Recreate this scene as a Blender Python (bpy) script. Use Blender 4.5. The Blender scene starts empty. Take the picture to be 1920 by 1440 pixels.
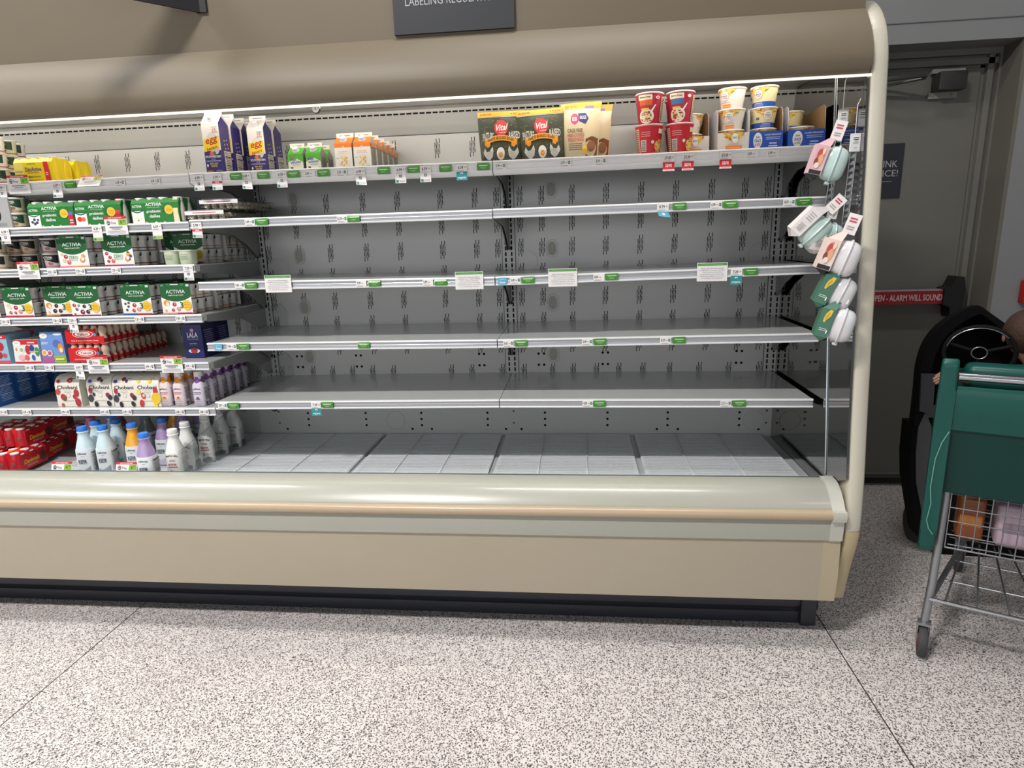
import bpy, bmesh, math, random
from mathutils import Vector, Matrix
random.seed(7)
SC = bpy.context.scene
C = SC.collection
PI = math.pi
# ------------------------------------------------------------------ camera (calibrated from the shelving)
F_PX, PITCH, YAW, ROLL = 1167.574, -13.0982, 6.0911, -1.7718
CAM = Vector((0.3122, -2.4343, 1.516))
def _axes():
    a, b, r = map(math.radians, (PITCH, YAW, ROLL))
    f = Vector((-math.sin(b)*math.cos(a), math.cos(b)*math.cos(a), math.sin(a)))
    rt = Vector((math.cos(b), math.sin(b), 0)); up = rt.cross(f)
    return rt*math.cos(r)+up*math.sin(r), -rt*math.sin(r)+up*math.cos(r), f
RT, UP, FW = _axes()
def _ray(u, v): return FW + RT*((u-960)/F_PX) - UP*((v-720)/F_PX)
def at(u, v, y):
    d = _ray(u, v); return CAM + d*((y-CAM.y)/d.y)
def at_z(u, v, z):
    d = _ray(u, v); return CAM + d*((z-CAM.z)/d.z)
def at_x(u, v, x):
    d = _ray(u, v); return CAM + d*((x-CAM.x)/d.x)
cd = bpy.data.cameras.new('camera'); cam = bpy.data.objects.new('camera', cd); C.objects.link(cam)
cd.sensor_fit = 'HORIZONTAL'; cd.sensor_width = 36; cd.lens = 36*F_PX/1920; cd.clip_start = .02
cam.matrix_world = Matrix(((RT.x, UP.x, -FW.x, CAM.x), (RT.y, UP.y, -FW.y, CAM.y), (RT.z, UP.z, -FW.z, CAM.z), (0, 0, 0, 1)))
SC.camera = cam
# ------------------------------------------------------------------ materials
MATS = {}
def lin(c): return tuple(((x/255/12.92) if x/255 <= .04045 else ((x/255+.055)/1.055)**2.4) for x in c)+(1,)
def hexc(h):
    h = h.lstrip('#'); return tuple(int(h[i:i+2], 16) for i in (0, 2, 4))
def mat(col, rough=.5, metal=0, name=None, noise=0, spec=.5, emit=0, coat=0, nscale=30, bump=0):
    key = (col, rough, metal, noise, spec, emit, coat, bump)
    if key in MATS: return MATS[key]
    m = bpy.data.materials.new(name or 'surface_'+col.strip('#')); m.use_nodes = True
    nt = m.node_tree; b = nt.nodes['Principled BSDF']; c = lin(hexc(col))
    b.inputs['Base Color'].default_value = c; b.inputs['Roughness'].default_value = rough
    b.inputs['Metallic'].default_value = metal; b.inputs['Specular IOR Level'].default_value = spec
    if coat: b.inputs['Coat Weight'].default_value = coat; b.inputs['Coat Roughness'].default_value = .08
    if emit:
        b.inputs['Emission Color'].default_value = c; b.inputs['Emission Strength'].default_value = emit
    if noise or bump:
        tc = nt.nodes.new('ShaderNodeTexCoord'); nz = nt.nodes.new('ShaderNodeTexNoise')
        nz.inputs['Scale'].default_value = nscale; nz.inputs['Detail'].default_value = 4
        nt.links.new(tc.outputs['Object'], nz.inputs['Vector'])
        if noise:
            mr = nt.nodes.new('ShaderNodeMapRange'); mr.inputs[1].default_value = .3; mr.inputs[2].default_value = .7
            mr.inputs[3].default_value = 1-noise; mr.inputs[4].default_value = 1
            mx = nt.nodes.new('ShaderNodeMix'); mx.data_type = 'RGBA'; mx.blend_type = 'MULTIPLY'
            mx.inputs[0].default_value = 1; mx.inputs[6].default_value = c
            nt.links.new(nz.outputs['Fac'], mr.inputs[0]); nt.links.new(mr.outputs[0], mx.inputs[7])
            nt.links.new(mx.outputs[2], b.inputs['Base Color'])
        if bump:
            bp = nt.nodes.new('ShaderNodeBump'); bp.inputs['Strength'].default_value = bump; bp.inputs['Distance'].default_value = .004
            nt.links.new(nz.outputs['Fac'], bp.inputs['Height']); nt.links.new(bp.outputs[0], b.inputs['Normal'])
    MATS[key] = m; return m
def clear_mat(name, tint='#f2f6f6', gloss=.14):
    if name in MATS: return MATS[name]
    m = bpy.data.materials.new(name); m.use_nodes = True; nt = m.node_tree; nt.nodes.clear()
    o = nt.nodes.new('ShaderNodeOutputMaterial'); t = nt.nodes.new('ShaderNodeBsdfTransparent'); g = nt.nodes.new('ShaderNodeBsdfGlossy')
    t.inputs[0].default_value = lin(hexc(tint)); g.inputs['Roughness'].default_value = .06
    lw = nt.nodes.new('ShaderNodeLayerWeight'); lw.inputs[0].default_value = .25
    mr = nt.nodes.new('ShaderNodeMapRange'); mr.inputs[3].default_value = gloss*.5; mr.inputs[4].default_value = min(1, gloss*4)
    nt.links.new(lw.outputs['Fresnel'], mr.inputs[0])
    mx = nt.nodes.new('ShaderNodeMixShader'); nt.links.new(mr.outputs[0], mx.inputs[0])
    nt.links.new(t.outputs[0], mx.inputs[1]); nt.links.new(g.outputs[0], mx.inputs[2]); nt.links.new(mx.outputs[0], o.inputs[0])
    MATS[name] = m; return m
WHITE = mat('#e9e9e6', .4); BLACK = mat('#0b0b0c', .6); DARK = mat('#1b1c1f', .5)
# ------------------------------------------------------------------ mesh builder
class MB:
    def __init__(s): s.v = []; s.f = []; s.mi = []; s.mats = []
    def m(s, mt):
        if isinstance(mt, str): mt = mat(mt)
        if mt not in s.mats: s.mats.append(mt)
        return s.mats.index(mt)
    def add(s, vs, fs, mt):
        n = len(s.v); k = s.m(mt); s.v += [tuple(p) for p in vs]
        for f in fs: s.f.append([n+i for i in f]); s.mi.append(k)
    def quad(s, a, b, c, d, mt): s.add([a, b, c, d], [(0, 1, 2, 3)], mt)
    def box(s, x0, x1, y0, y1, z0, z1, mt):
        s.add([(x, y, z) for z in (z0, z1) for y in (y0, y1) for x in (x0, x1)],
              [(0, 2, 3, 1), (4, 5, 7, 6), (0, 1, 5, 4), (1, 3, 7, 5), (3, 2, 6, 7), (2, 0, 4, 6)], mt)
    def rbox(s, x0, x1, y0, y1, z0, z1, mt, r=.004, seg=2):
        bm = bmesh.new(); bmesh.ops.create_cube(bm, size=1)
        for v in bm.verts: v.co = Vector(((x0+x1)/2+v.co.x*(x1-x0), (y0+y1)/2+v.co.y*(y1-y0), (z0+z1)/2+v.co.z*(z1-z0)))
        r = min(r, .49*min(abs(x1-x0), abs(y1-y0), abs(z1-z0)))
        bmesh.ops.bevel(bm, geom=bm.edges[:], offset=r, segments=seg, profile=.5, affect='EDGES')
        bm.verts.index_update(); s.add([v.co.copy() for v in bm.verts], [[v.index for v in f.verts] for f in bm.faces], mt); bm.free()
    def prism(s, prof, x0, x1, mt, z0=None, closed=True):          # profile of (y,z), extruded along x; z may drift along x
        n = len(prof); dz = 0 if z0 is None else z0
        s.add([(x0, y, z) for y, z in prof]+[(x1, y, z+dz) for y, z in prof],
              [(i, (i+1) % n, n+(i+1) % n, n+i) for i in range(n if closed else n-1)]+([tuple(range(n))[::-1], tuple(range(n, 2*n))] if closed else []), mt)
    def extr(s, prof, axis, a, b, mt):                               # profile of 2 coords, extruded on the axis from a to b
        n = len(prof)
        def P(p, t): return {'x': (t, p[0], p[1]), 'y': (p[0], t, p[1]), 'z': (p[0], p[1], t)}[axis]
        s.add([P(p, a) for p in prof]+[P(p, b) for p in prof], [(i, (i+1) % n, n+(i+1) % n, n+i) for i in range(n)]+[tuple(range(n))[::-1], tuple(range(n, 2*n))], mt)
    def tube(s, pts, r, mt, seg=8, closed=False, caps=True):
        pts = [Vector(p) for p in pts]; n = len(pts); rs = r if isinstance(r, (list, tuple)) else [r]*n
        vs = []; ref = None
        for i, p in enumerate(pts):
            a = pts[(i-1) % n] if (i or closed) else p; b = pts[(i+1) % n] if (i < n-1 or closed) else p
            t = (b-a).normalized()
            if ref is None: ref = Vector((0, 0, 1)) if abs(t.z) < .9 else Vector((1, 0, 0))
            x = t.cross(ref).normalized(); ref = x.cross(t).normalized()
            for k in range(seg):
                q = 2*PI*k/seg; vs.append(p+(x*math.cos(q)+ref*math.sin(q))*rs[i])
        fs = []
        for i in range(n if closed else n-1):
            j = (i+1) % n
            for k in range(seg): fs.append((i*seg+k, i*seg+(k+1) % seg, j*seg+(k+1) % seg, j*seg+k))
        if not closed and caps: fs += [tuple(range(seg))[::-1], tuple(range((n-1)*seg, n*seg))]
        s.add(vs, fs, mt)
    def lathe(s, prof, mt, seg=24, e=2., sy=1., cx=0, cy=0, cap=True):  # profile of (r,z); e > 2 squares the section
        vs = []
        for r, z in prof:
            for k in range(seg):
                q = 2*PI*k/seg; c, n = math.cos(q), math.sin(q); w = (abs(c)**e+abs(n)**e)**(-1/e)
                vs.append((cx+r*w*c, cy+r*w*n*sy, z))
        fs = [(i*seg+k, i*seg+(k+1) % seg, (i+1)*seg+(k+1) % seg, (i+1)*seg+k) for i in range(len(prof)-1) for k in range(seg)]
        if cap: fs += [tuple(range(seg))[::-1], tuple(range((len(prof)-1)*seg, len(prof)*seg))]
        s.add(vs, fs, mt)
    def ball(s, c, r, mt, sx=1, sy=1, sz=1, seg=12, rings=8):
        vs = [(c[0], c[1], c[2]-r*sz)]
        for i in range(1, rings):
            a = -PI/2+PI*i/rings
            for k in range(seg):
                q = 2*PI*k/seg; vs.append((c[0]+r*sx*math.cos(a)*math.cos(q), c[1]+r*sy*math.cos(a)*math.sin(q), c[2]+r*sz*math.sin(a)))
        vs.append((c[0], c[1], c[2]+r*sz)); fs = []
        for k in range(seg):
            fs.append((0, 1+(k+1) % seg, 1+k)); fs.append((len(vs)-1, 1+(rings-2)*seg+k, 1+(rings-2)*seg+(k+1) % seg))
        for i in range(rings-2):
            for k in range(seg): fs.append((1+i*seg+k, 1+i*seg+(k+1) % seg, 1+(i+1)*seg+(k+1) % seg, 1+(i+1)*seg+k))
        s.add(vs, fs, mt)
    def xform(s, fn, start=0): s.v[start:] = [tuple(fn(Vector(p))) for p in s.v[start:]]
    def build(s, name, parent=None, smooth=38):
        me = bpy.data.meshes.new(name); me.from_pydata(s.v, [], s.f)
        for m in s.mats: me.materials.append(m)
        me.polygons.foreach_set('material_index', s.mi)
        if smooth:
            me.polygons.foreach_set('use_smooth', [True]*len(me.polygons)); me.set_sharp_from_angle(angle=math.radians(smooth))
        me.update()
        o = bpy.data.objects.new(name, me); C.objects.link(o)
        if parent: o.parent = parent
        return o
def tag(o, label=None, cat=None, group=None, kind=None):
    if label: o['label'] = label
    if cat: o['category'] = cat
    if group: o['group'] = group
    if kind: o['kind'] = kind
    return o
def thing(name, label, cat, loc=(0, 0, 0), rz=0, group=None):
    o = bpy.data.objects.new(name, None); C.objects.link(o); o.empty_display_size = .02
    o.location = loc; o.rotation_euler = (0, 0, rz); return tag(o, label, cat, group)
KIDS = {}
def kids(o):
    return [c for c in o.children]
def dup(root, loc, rz=0, label=None, group=None, sc=None):
    def cp(o, par):
        c = o.copy(); C.objects.link(c)
        if par is not None: c.parent = par
        for ch in kids(o): cp(ch, c)
        return c
    r = cp(root, None); r.location = loc; r.rotation_euler = (0, 0, rz)
    if label: r['label'] = label
    if group: r['group'] = group
    if sc: r.scale = sc
    return r
PROTO = {}
def place(key, loc, label, rz=0, group=None, tilt=None, sc=None):
    """first use of a kind moves the built thing, later uses copy it"""
    e = PROTO[key]
    if not e['used']: r = e['o']; e['used'] = True; r.location = loc; r.rotation_euler = (0, 0, rz)
    else: r = dup(e['o'], loc, rz); r.scale = (1, 1, 1)
    r['label'] = label
    if group or e['group']: r['group'] = group or e['group']
    if tilt: r.rotation_euler = (tilt[0], tilt[1], rz)
    if sc: r.scale = sc
    return r
def proto(key, name, cat, group=None):
    o = thing(name, key, cat); PROTO[key] = dict(o=o, used=False, group=group); return o
# ------------------------------------------------------------------ flat artwork (print) laid on a surface
TXT = {}
def text_mesh(t, bold=False):
    k = (t, bold)
    if k in TXT: return TXT[k]
    cu = bpy.data.curves.new('t', 'FONT'); cu.body = t; cu.size = 1; cu.resolution_u = 2; cu.fill_mode = 'FRONT'
    cu.align_x = 'CENTER'; cu.space_line = .95
    if bold: cu.offset = .018
    ob = bpy.data.objects.new('t', cu); C.objects.link(ob)
    me = bpy.data.meshes.new_from_object(ob)
    vs = [(p.co.x, p.co.y) for p in me.vertices]; fs = [tuple(p.vertices) for p in me.polygons]
    bpy.data.objects.remove(ob); bpy.data.curves.remove(cu); bpy.data.meshes.remove(me)
    x0, x1 = min(p[0] for p in vs), max(p[0] for p in vs); y0, y1 = min(p[1] for p in vs), max(p[1] for p in vs)
    vs = [((x-x0)/(x1-x0)-.5, (y-y0)/(y1-y0)-.5) for x, y in vs]
    TXT[k] = (vs, fs); return TXT[k]
class Art:
    """shapes in a panel's 0..1 coordinates; a(mb, fn) writes them through fn(x, z, lift)"""
    def __init__(s, sub=1): s.it = []; s.sub = sub; s.up = set()
    def rect(s, x0, y0, x1, y1, c, ny=1):
        n = s.sub; vs = [(x0+(x1-x0)*i/n, y0+(y1-y0)*j/ny) for j in range(ny+1) for i in range(n+1)]
        fs = [(j*(n+1)+i, j*(n+1)+i+1, (j+1)*(n+1)+i+1, (j+1)*(n+1)+i) for j in range(ny) for i in range(n)]
        s.it.append((vs, fs, c)); return s
    def band(s, lo, hi, c, n=12, x0=0, x1=1):                        # between two curves of x
        xs = [x0+(x1-x0)*i/n for i in range(n+1)]
        s.it.append(([(x, lo(x)) for x in xs]+[(x, hi(x)) for x in xs], [(i, i+1, n+2+i, n+1+i) for i in range(n)], c)); return s
    def ell(s, cx, cy, rx, ry, c, rot=0, n=10):
        a, b = math.cos(rot), math.sin(rot); vs = []
        for i in range(n+1):
            t = -math.cos(PI*i/n); h = math.sqrt(max(0, 1-t*t))
            for sg in (-1, 1):
                x, y = t*rx, sg*h*ry; vs.append((cx+x*a-y*b*rx/ry if 0 else cx+x*a-y*b, cy+x*b+y*a))
        if s.sub >= 8:
            R = 5; g = []
            for i in range(n+1):
                (xa, ya), (xb, yb) = vs[2*i], vs[2*i+1]; g += [(xa+(xb-xa)*j/R, ya+(yb-ya)*j/R) for j in range(R+1)]
            s.it.append((g, [(i*(R+1)+j, (i+1)*(R+1)+j, (i+1)*(R+1)+j+1, i*(R+1)+j+1) for i in range(n) for j in range(R)], c)); return s
        s.it.append((vs, [(2*i, 2*i+2, 2*i+3, 2*i+1) for i in range(n)], c)); return s
    def poly(s, pts, c): s.it.append((list(pts), [tuple(range(len(pts)))], c)); return s
    def text(s, t, cx, cy, w, h, c, bold=False, shear=0, arc=0, rot=0):
        vs, fs = text_mesh(t, bold); o = []
        for x, y in vs:
            X, Y = x*w+shear*y*h, y*h+arc*(1-4*x*x)
            if rot: X, Y = X*math.cos(rot)-Y*math.sin(rot), X*math.sin(rot)+Y*math.cos(rot)
            o.append((cx+X, cy+Y))
        s.it.append((o, fs, c)); s.up.add(len(s.it)-1); return s
    def lines(s, x0, x1, y0, y1, n, c, fill=.45, jag=0):
        for i in range(n):
            y = y1-(y1-y0)*(i+.5)/n; h = (y1-y0)/n*fill/2; q = (x1-x0)*jag*((i*37) % 10)/10
            s.rect(x0+q/2, y-h, x1-q/2, y+h, c)
        return s
    def __call__(s, mb, fn, eps=.00025):
        eps = min(eps, .0036/max(1, len(s.it)))
        for k, (vs, fs, c) in enumerate(s.it): mb.add([fn(x, y, eps*(k+1)+(.0007 if s.sub >= 8 and k in s.up else 0)) for x, y in vs], fs, c)
def front(w, h, y=0, x0=None, z0=0):                                 # panel facing -y
    a = -w/2 if x0 is None else x0
    return lambda x, z, e: (a+x*w, y-e, z0+z*h)
def side(d, h, x, y0=0, z0=0): return lambda u, z, e: (x+e, y0+u*d, z0+z*h)     # panel facing +x
def cyl(rb, rt, z0, z1, a0=-70, a1=70, cx=0, cy=0):                  # wrapped on a cone, centre facing -y
    def fn(x, z, e):
        q = math.radians(-90+a0+(a1-a0)*x); r = rb+(rt-rb)*z+e+.0004
        return (cx+r*math.cos(q), cy+r*math.sin(q), z0+z*(z1-z0))
    return fn
LAMP = 17.0; EXPO = -.2
# ================================================================== SETTING
def struct(name, mb, parent=None, **k): return tag(mb.build(name, parent, **k), kind=None if parent else 'structure')
def terrazzo():
    m = bpy.data.materials.new('terrazzo_floor'); m.use_nodes = True; nt = m.node_tree; b = nt.nodes['Principled BSDF']; L = nt.links.new
    tc = nt.nodes.new('ShaderNodeTexCoord')
    def vor(scale, rnd=1):
        v = nt.nodes.new('ShaderNodeTexVoronoi'); v.inputs['Scale'].default_value = scale; v.inputs['Randomness'].default_value = rnd
        L(tc.outputs['Object'], v.inputs['Vector']); return v
    def ramp(src, stops):
        r = nt.nodes.new('ShaderNodeValToRGB'); r.color_ramp.interpolation = 'LINEAR'; e = r.color_ramp.elements
        e[0].position, e[0].color = stops[0][0], lin(hexc(stops[0][1])); e[1].position, e[1].color = stops[1][0], lin(hexc(stops[1][1]))
        for p, c in stops[2:]: q = e.new(p); q.color = lin(hexc(c))
        L(src, r.inputs[0]); return r
    def mask(v, size, pick, chan):
        # a chip where the distance is small and the cell's random value is low
        d = nt.nodes.new('ShaderNodeMath'); d.operation = 'LESS_THAN'; d.inputs[1].default_value = size; L(v.outputs['Distance'], d.inputs[0])
        sp = nt.nodes.new('ShaderNodeSeparateColor'); L(v.outputs['Color'], sp.inputs[0])
        p = nt.nodes.new('ShaderNodeMath'); p.operation = 'LESS_THAN'; p.inputs[1].default_value = pick; L(sp.outputs[chan], p.inputs[0])
        q = nt.nodes.new('ShaderNodeMath'); q.operation = 'MULTIPLY'; L(d.outputs[0], q.inputs[0]); L(p.outputs[0], q.inputs[1]); return q.outputs[0]
    nz = nt.nodes.new('ShaderNodeTexNoise'); nz.inputs['Scale'].default_value = 1.3; nz.inputs['Detail'].default_value = 3; L(tc.outputs['Object'], nz.inputs['Vector'])
    col = ramp(nz.outputs['Fac'], [(.35, '#d2ccc9'), (.65, '#ded8d5')]).outputs[0]
    for scale, size, pick, chan, c in ((140, .42, .40, 0, '#a39a97'), (175, .40, .32, 1, '#77706f'), (135, .36, .26, 2, '#4e494b'), (190, .38, .20, 0, '#3b373a'), (240, .40, .42, 1, '#6e686a'), (55, .22, .10, 1, '#54494a')):
        mk = mask(vor(scale), size, pick, chan); mx = nt.nodes.new('ShaderNodeMix'); mx.data_type = 'RGBA'
        L(mk, mx.inputs[0]); L(col, mx.inputs[6]); mx.inputs[7].default_value = lin(hexc(c)); col = mx.outputs[2]
    L(col, b.inputs['Base Color']); b.inputs['Roughness'].default_value = .42; b.inputs['Specular IOR Level'].default_value = .35
    return m
m = MB(); m.box(-7, 7, -7, 1.5, -.05, 0, terrazzo()); struct('floor', m, smooth=0)
for i, x in enumerate((-4.45, -1.59, 1.27, 4.13)):
    m = MB(); m.box(x-.002, x+.002, -7, 1.16, -.01, .0006, mat('#37332f', .5)); struct('trim_%d' % (i+1), m, smooth=0)
WALL = mat('#7d7f80', .75, noise=.05, nscale=3); TAUPE = mat('#66655e', .55, noise=.04, nscale=4)
m = MB(); m.box(-7, 1.40, 1.16, 1.6, 0, 5.6, WALL); m.box(2.531, 7, 1.16, 1.6, 0, 5.6, WALL); m.box(1.40, 2.531, 1.16, 1.6, 2.405, 5.6, WALL)
m.box(1.40, 2.531, 1.40, 1.6, 0, 2.405, WALL)
m.box(1.0, 7, 1.1565, 1.16, 2.497, 2.501, mat('#5d5e5e', .8)); struct('wall_back', m, smooth=0)
m = MB(); m.box(-7, 7, -7, 1.6, 5.6, 5.7, mat('#d9d9d6', .9)); struct('ceiling', m, smooth=0)
# door in its recess
dr = thing('door_1', None, None); dr['kind'] = 'structure'
m = MB(); m.box(1.47, 2.425, 1.335, 1.375, .012, 2.312, TAUPE)
m.box(1.47, 2.425, 1.32, 1.335, .06, .066, mat('#6a685f', .5)); m.build('door_leaf', dr, smooth=0)
m = MB(); FR = mat('#6f6e67', .45)
for a, b, y in ((2.43, 2.452, 1.352), (2.452, 2.482, 1.325), (2.482, 2.50, 1.345), (2.50, 2.531, 1.315)):
    m.box(a, b, y, 1.40, 0, 2.405, FR)
for a, b, y in ((2.316, 2.33, 1.352), (2.33, 2.36, 1.325), (2.36, 2.375, 1.345), (2.375, 2.405, 1.315)):
    m.box(1.40, 2.50, y, 1.40, a, b, FR)
m.box(1.40, 1.47, 1.32, 1.40, 0, 2.405, FR); m.box(2.531-.02, 2.531, 1.16, 1.33, 0, 2.405, mat('#65635b', .6)); m.build('door_frame', dr, smooth=0)
m = MB(); m.box(1.40, 2.50, 1.29, 1.42, 0, .012, mat('#8b8b86', .35, 1)); m.box(1.47, 2.42, 1.325, 1.335, .012, .03, BLACK); m.build('threshold', dr, smooth=0)
m = MB(); m.box(1.50, 2.335, 1.262, 1.312, 1.094, 1.166, mat('#8b1119', .4)); m.box(1.50, 2.335, 1.265, 1.312, 1.166, 1.174, mat('#b9b7b0', .35, .8))
n0 = len(m.v); m.extr([(2.335, 1.09), (2.37, 1.075), (2.378, 1.02), (2.432, 1.02), (2.438, 1.10), (2.442, 1.17), (2.43, 1.24), (2.388, 1.245), (2.365, 1.19), (2.335, 1.18)], 'y', 1.245, 1.33, BLACK)
eb = m.build('exit_bar', dr)
m = MB(); Art().text('PUSH TO OPEN - ALARM WILL SOUND', .5, .5, .96, .5, '#c9b3b0', bold=True)(m, lambda x, z, e: (1.82+x*.525, 1.2615-e, 1.095+z*.07)); m.build('lettering', eb, smooth=0)
m = MB(); m.rbox(1.60, 1.92, 1.27, 1.335, 2.17, 2.24, mat('#6d6b64', .4), .006); m.tube([(1.75, 1.27, 2.25), (2.06, 1.20, 2.262), (2.10, 1.22, 2.262)], .009, mat('#4c4b47', .4, .7)); m.tube([(2.10, 1.22, 2.255), (1.95, 1.30, 2.245), (1.7, 1.32, 2.235)], .007, mat('#4c4b47', .4, .7)); m.build('door_closer', dr)
m = MB(); m.box(2.17, 2.31, 1.318, 1.335, 2.17, 2.20, mat('#8b8a84', .4)); m.rbox(2.185, 2.32, 1.25, 1.335, 2.20, 2.29, mat('#2b2b2a', .4), .006); m.box(2.17, 2.33, 1.30, 1.34, 2.29, 2.31, mat('#8b8a84', .4))
for x in (2.19, 2.285): m.ball((x, 1.317, 2.185), .006, mat('#cfcfca', .3, 1), seg=8, rings=5)
m.build('alarm_contact', dr)
p = at(1654, 268, 1.325); q = at(1694, 369, 1.325)
sg = thing('door_notice', 'dark grey notice with thin white capitals stuck on the grey door', 'sign', (1.88, 1.334, 1.815))
m = MB(); m.box(-.205, .205, -.005, 0, -.142, .142, mat('#22242b', .5)); m.build('board', sg, smooth=0)
m = MB(); (Art().text('THINK', .765, .63, .33, .12, '#9a9c9f').text('TWICE!', .745, .46, .40, .12, '#9a9c9f').lines(.42, .88, .29, .33, 1, '#6f7175', .4))(m, front(.41, .284, -.0055, z0=-.142)); m.build('lettering', sg, smooth=0)
a = at(1915, 521, 1.155); b = at(1915, 571, 1.155)
fa = thing('fire_alarm', 'small red alarm box mounted on the pale wall right of the door', 'alarm', (a.x+.055, 1.16, (a.z+b.z)/2))
m = MB(); m.rbox(-.055, .055, -.045, 0, -.06, .06, mat('#a81a14', .4), .006); m.build('housing', fa)
m = MB(); m.rbox(-.03, .03, -.055, -.043, -.02, .01, mat('#d8d6d0', .4), .003); m.build('pull_handle', fa)
# ================================================================== THE REFRIGERATED CASE
CX0, CX1 = -3.70, 1.235
case = thing('refrigerated_case', 'long cream and tan open refrigerated display case standing on the terrazzo floor', 'display case', (0, 0, 0))
FASC = mat('#6a604e', .5, noise=.03, nscale=2); CREAM = mat('#a3a499', .28, coat=.2, noise=.03, nscale=4); TAN = mat('#aba28f', .42, noise=.04, nscale=3)
LINER = mat('#d0d1ce', .26, noise=.03, nscale=5, spec=.6); LINE = mat('#55575a', .6); HOLE = mat('#060607', .9)
m = MB(); m.prism([(-.129, 2.1975), (-.152, 2.176), (-.18, 2.137), (-.202, 2.095), (-.214, 2.05), (-.214, 2.02), (-.203, 2.0), (-.19, 1.992), (-.176, 1.996), (-.17, 2.03), (-.10, 2.17), (-.10, 2.1975)], CX0, CX1, FASC)
m.build('canopy', case)
m = MB(); m.box(CX0, CX1, -.128, .12, 2.197, 2.445, FASC); m.build('upper_fascia', case, smooth=0)
m = MB(); m.prism([(-.190, 1.9845), (-.190, 1.992), (-.176, 1.994), (-.176, 1.9865)], CX0, CX1+.012, mat('#fffbe6', .4, emit=1.0)); m.build('glowing_lip_trim', case, smooth=0)  # own emission stands in for the tube's light on the lip edge
m = MB()
for a in (-3.6, -2.42, -1.2, .02): m.tube([(a, .03, 2.068), (a+1.15, .03, 2.068)], .013, mat('#fff6ea', .4, emit=LAMP), seg=10)
m.build('lamp_tube', case)
m = MB(); m.prism([(-.17, 2.03), (-.15, 2.088), (.50, 2.092), (.50, 2.10), (-.17, 2.10)], CX0, CX1, mat('#d6d4cf', .05, spec=1.0)); m.build('inner_top', case, smooth=0)
# back liner with its air slots
m = MB(); m.box(CX0, 1.25, .53, .56, .55, 1.991, LINER); m.prism([(.53, 1.993), (.512, 2.02), (.508, 2.028), (.50, 2.095), (.56, 2.095), (.56, 1.993)], CX0, 1.25, LINER)
m.box(CX0, 1.25, .5285, .53, 1.989, 1.9925, LINE)
x = -2.6
while x < 1.22:
    m.quad((x, .5015, 2.0735), (x+.0235, .5015, 2.0735), (x+.0235, .5010, 2.0805), (x, .5010, 2.0805), HOLE); x += .0300
SL = [(-.0105, -.009), (-.0035, .008), (.0035, -.007), (.0105, .009)]
def cluster(x, z, n=3, up=0):
    for k, (dx, dz) in enumerate(SL):
        for j in range(n):
            zc = z+dz+(j-(n-1)/2)*.0235
            hh = .0102
            m.quad((x+dx-.0016, .5294, zc-hh), (x+dx+.0016, .5294, zc-hh), (x+dx+.0016, .5294, zc+hh), (x+dx-.0016, .5294, zc+hh), HOLE)
COLS = [.057, .157, .295, .449, .606, .759, .915, 1.058, 1.156, -1.174, -1.023, -.863, -.685, -.518, -.313, -.151, -.051, -1.267]
COLS += [c-2.438 for c in (.157, .295, .449, .606, .759, .915, 1.058)]+[-2.36, -1.30]
for c in COLS:
    for z in (1.929, 1.706, 1.589, 1.475, 1.362, 1.246, 1.131, 1.021):
        if z == 1.929 and abs(c) < .07: continue
        cluster(c, z)
for c in (.058, .196, .296, .407, .513, .627, .752, .889, 1.024, 1.163, -1.177, -1.013, -.91, -.807, -.703, -.596, -.302, -.2, -.05, -2.3, -2.1, -1.9, -1.7, -1.5, -1.3): cluster(c, .893, 2)
def dot(x, z, r=.0062, mt=None): m.add([(x+r*math.cos(2*PI*k/10), .5293, z+r*math.sin(2*PI*k/10)) for k in range(10)], [tuple(range(10))], mt or HOLE)
for s in (0, -1.219):
    for x, z in ((.13, .973), (.156, .973), (.13, .918), (.156, .918), (.437, .974), (.462, .974), (.437, .918), (.462, .918), (1.058, .974), (1.082, .974), (1.058, .918), (1.082, .918), (.155, .676), (.155, .644), (.155, .612), (.461, .676), (.461, .644), (.461, .612), (1.087, .676), (1.087, .644), (1.087, .612), (.037, .592), (1.178, .592), (.75, .644), (.75, .676), (.75, .612), (.70, .592), (.80, .592)):
        dot(x+s, z)
def ring(cx, cz, rx, rz, w, mt, y=.5285, n=28, e=2.6):
    P = []
    for k in range(n):
        q = 2*PI*k/n; c, s_ = math.cos(q), math.sin(q); t = (abs(c)**e+abs(s_)**e)**(-1/e); P.append((t*c, t*s_))
    m.tube([(cx+rx*a, y, cz+rz*b) for a, b in P], w, mt, seg=5, closed=True)
DISC = mat('#a9a69c', .4)
for s in (0, -1.224):
    for z in (1.731, 1.468, 1.218, .97):
        ring(.202+s, z, .027, .04, .0025, LINER); ring(.202+s, z, .02, .031, .0018, LINER)
        m.add([(.202+s+.02*math.cos(2*PI*k/16), .5288, z+.031*math.sin(2*PI*k/16)) for k in range(16)], [tuple(range(16))], DISC)
for x, z in ((.087, 1.412), (1.131, 1.42), (-.604, .637), (1.151, .636), (-1.13, 1.41)): ring(x, z, .047, .047, .0016, LINER, e=2)
m.build('back_panel', case, smooth=30)
for i, xu in enumerate((-2.438, -1.219, .0, 1.211)):
    m = MB(); m.box(xu-.031, xu+.031, .5262, .531, .70, 1.955, LINER)
    for sx in (-.031, .031): m.box(xu+sx-.0012, xu+sx+.0012, .5255, .531, .70, 1.955, LINE)
    z = .705
    while z < 1.95:
        for sx in (-.014, .014): m.quad((xu+sx-.0036, .5258, z), (xu+sx+.0036, .5258, z), (xu+sx+.0036, .5258, z+.0185), (xu+sx-.0036, .5258, z+.0185), HOLE)
        z += .0262
    for z in (.685, .625): m.add([(xu+.005*math.cos(2*PI*k/10), .5255, z+.005*math.sin(2*PI*k/10)) for k in range(10)], [tuple(range(10))], LINE)
    m.build('upright', case, smooth=0)
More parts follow.
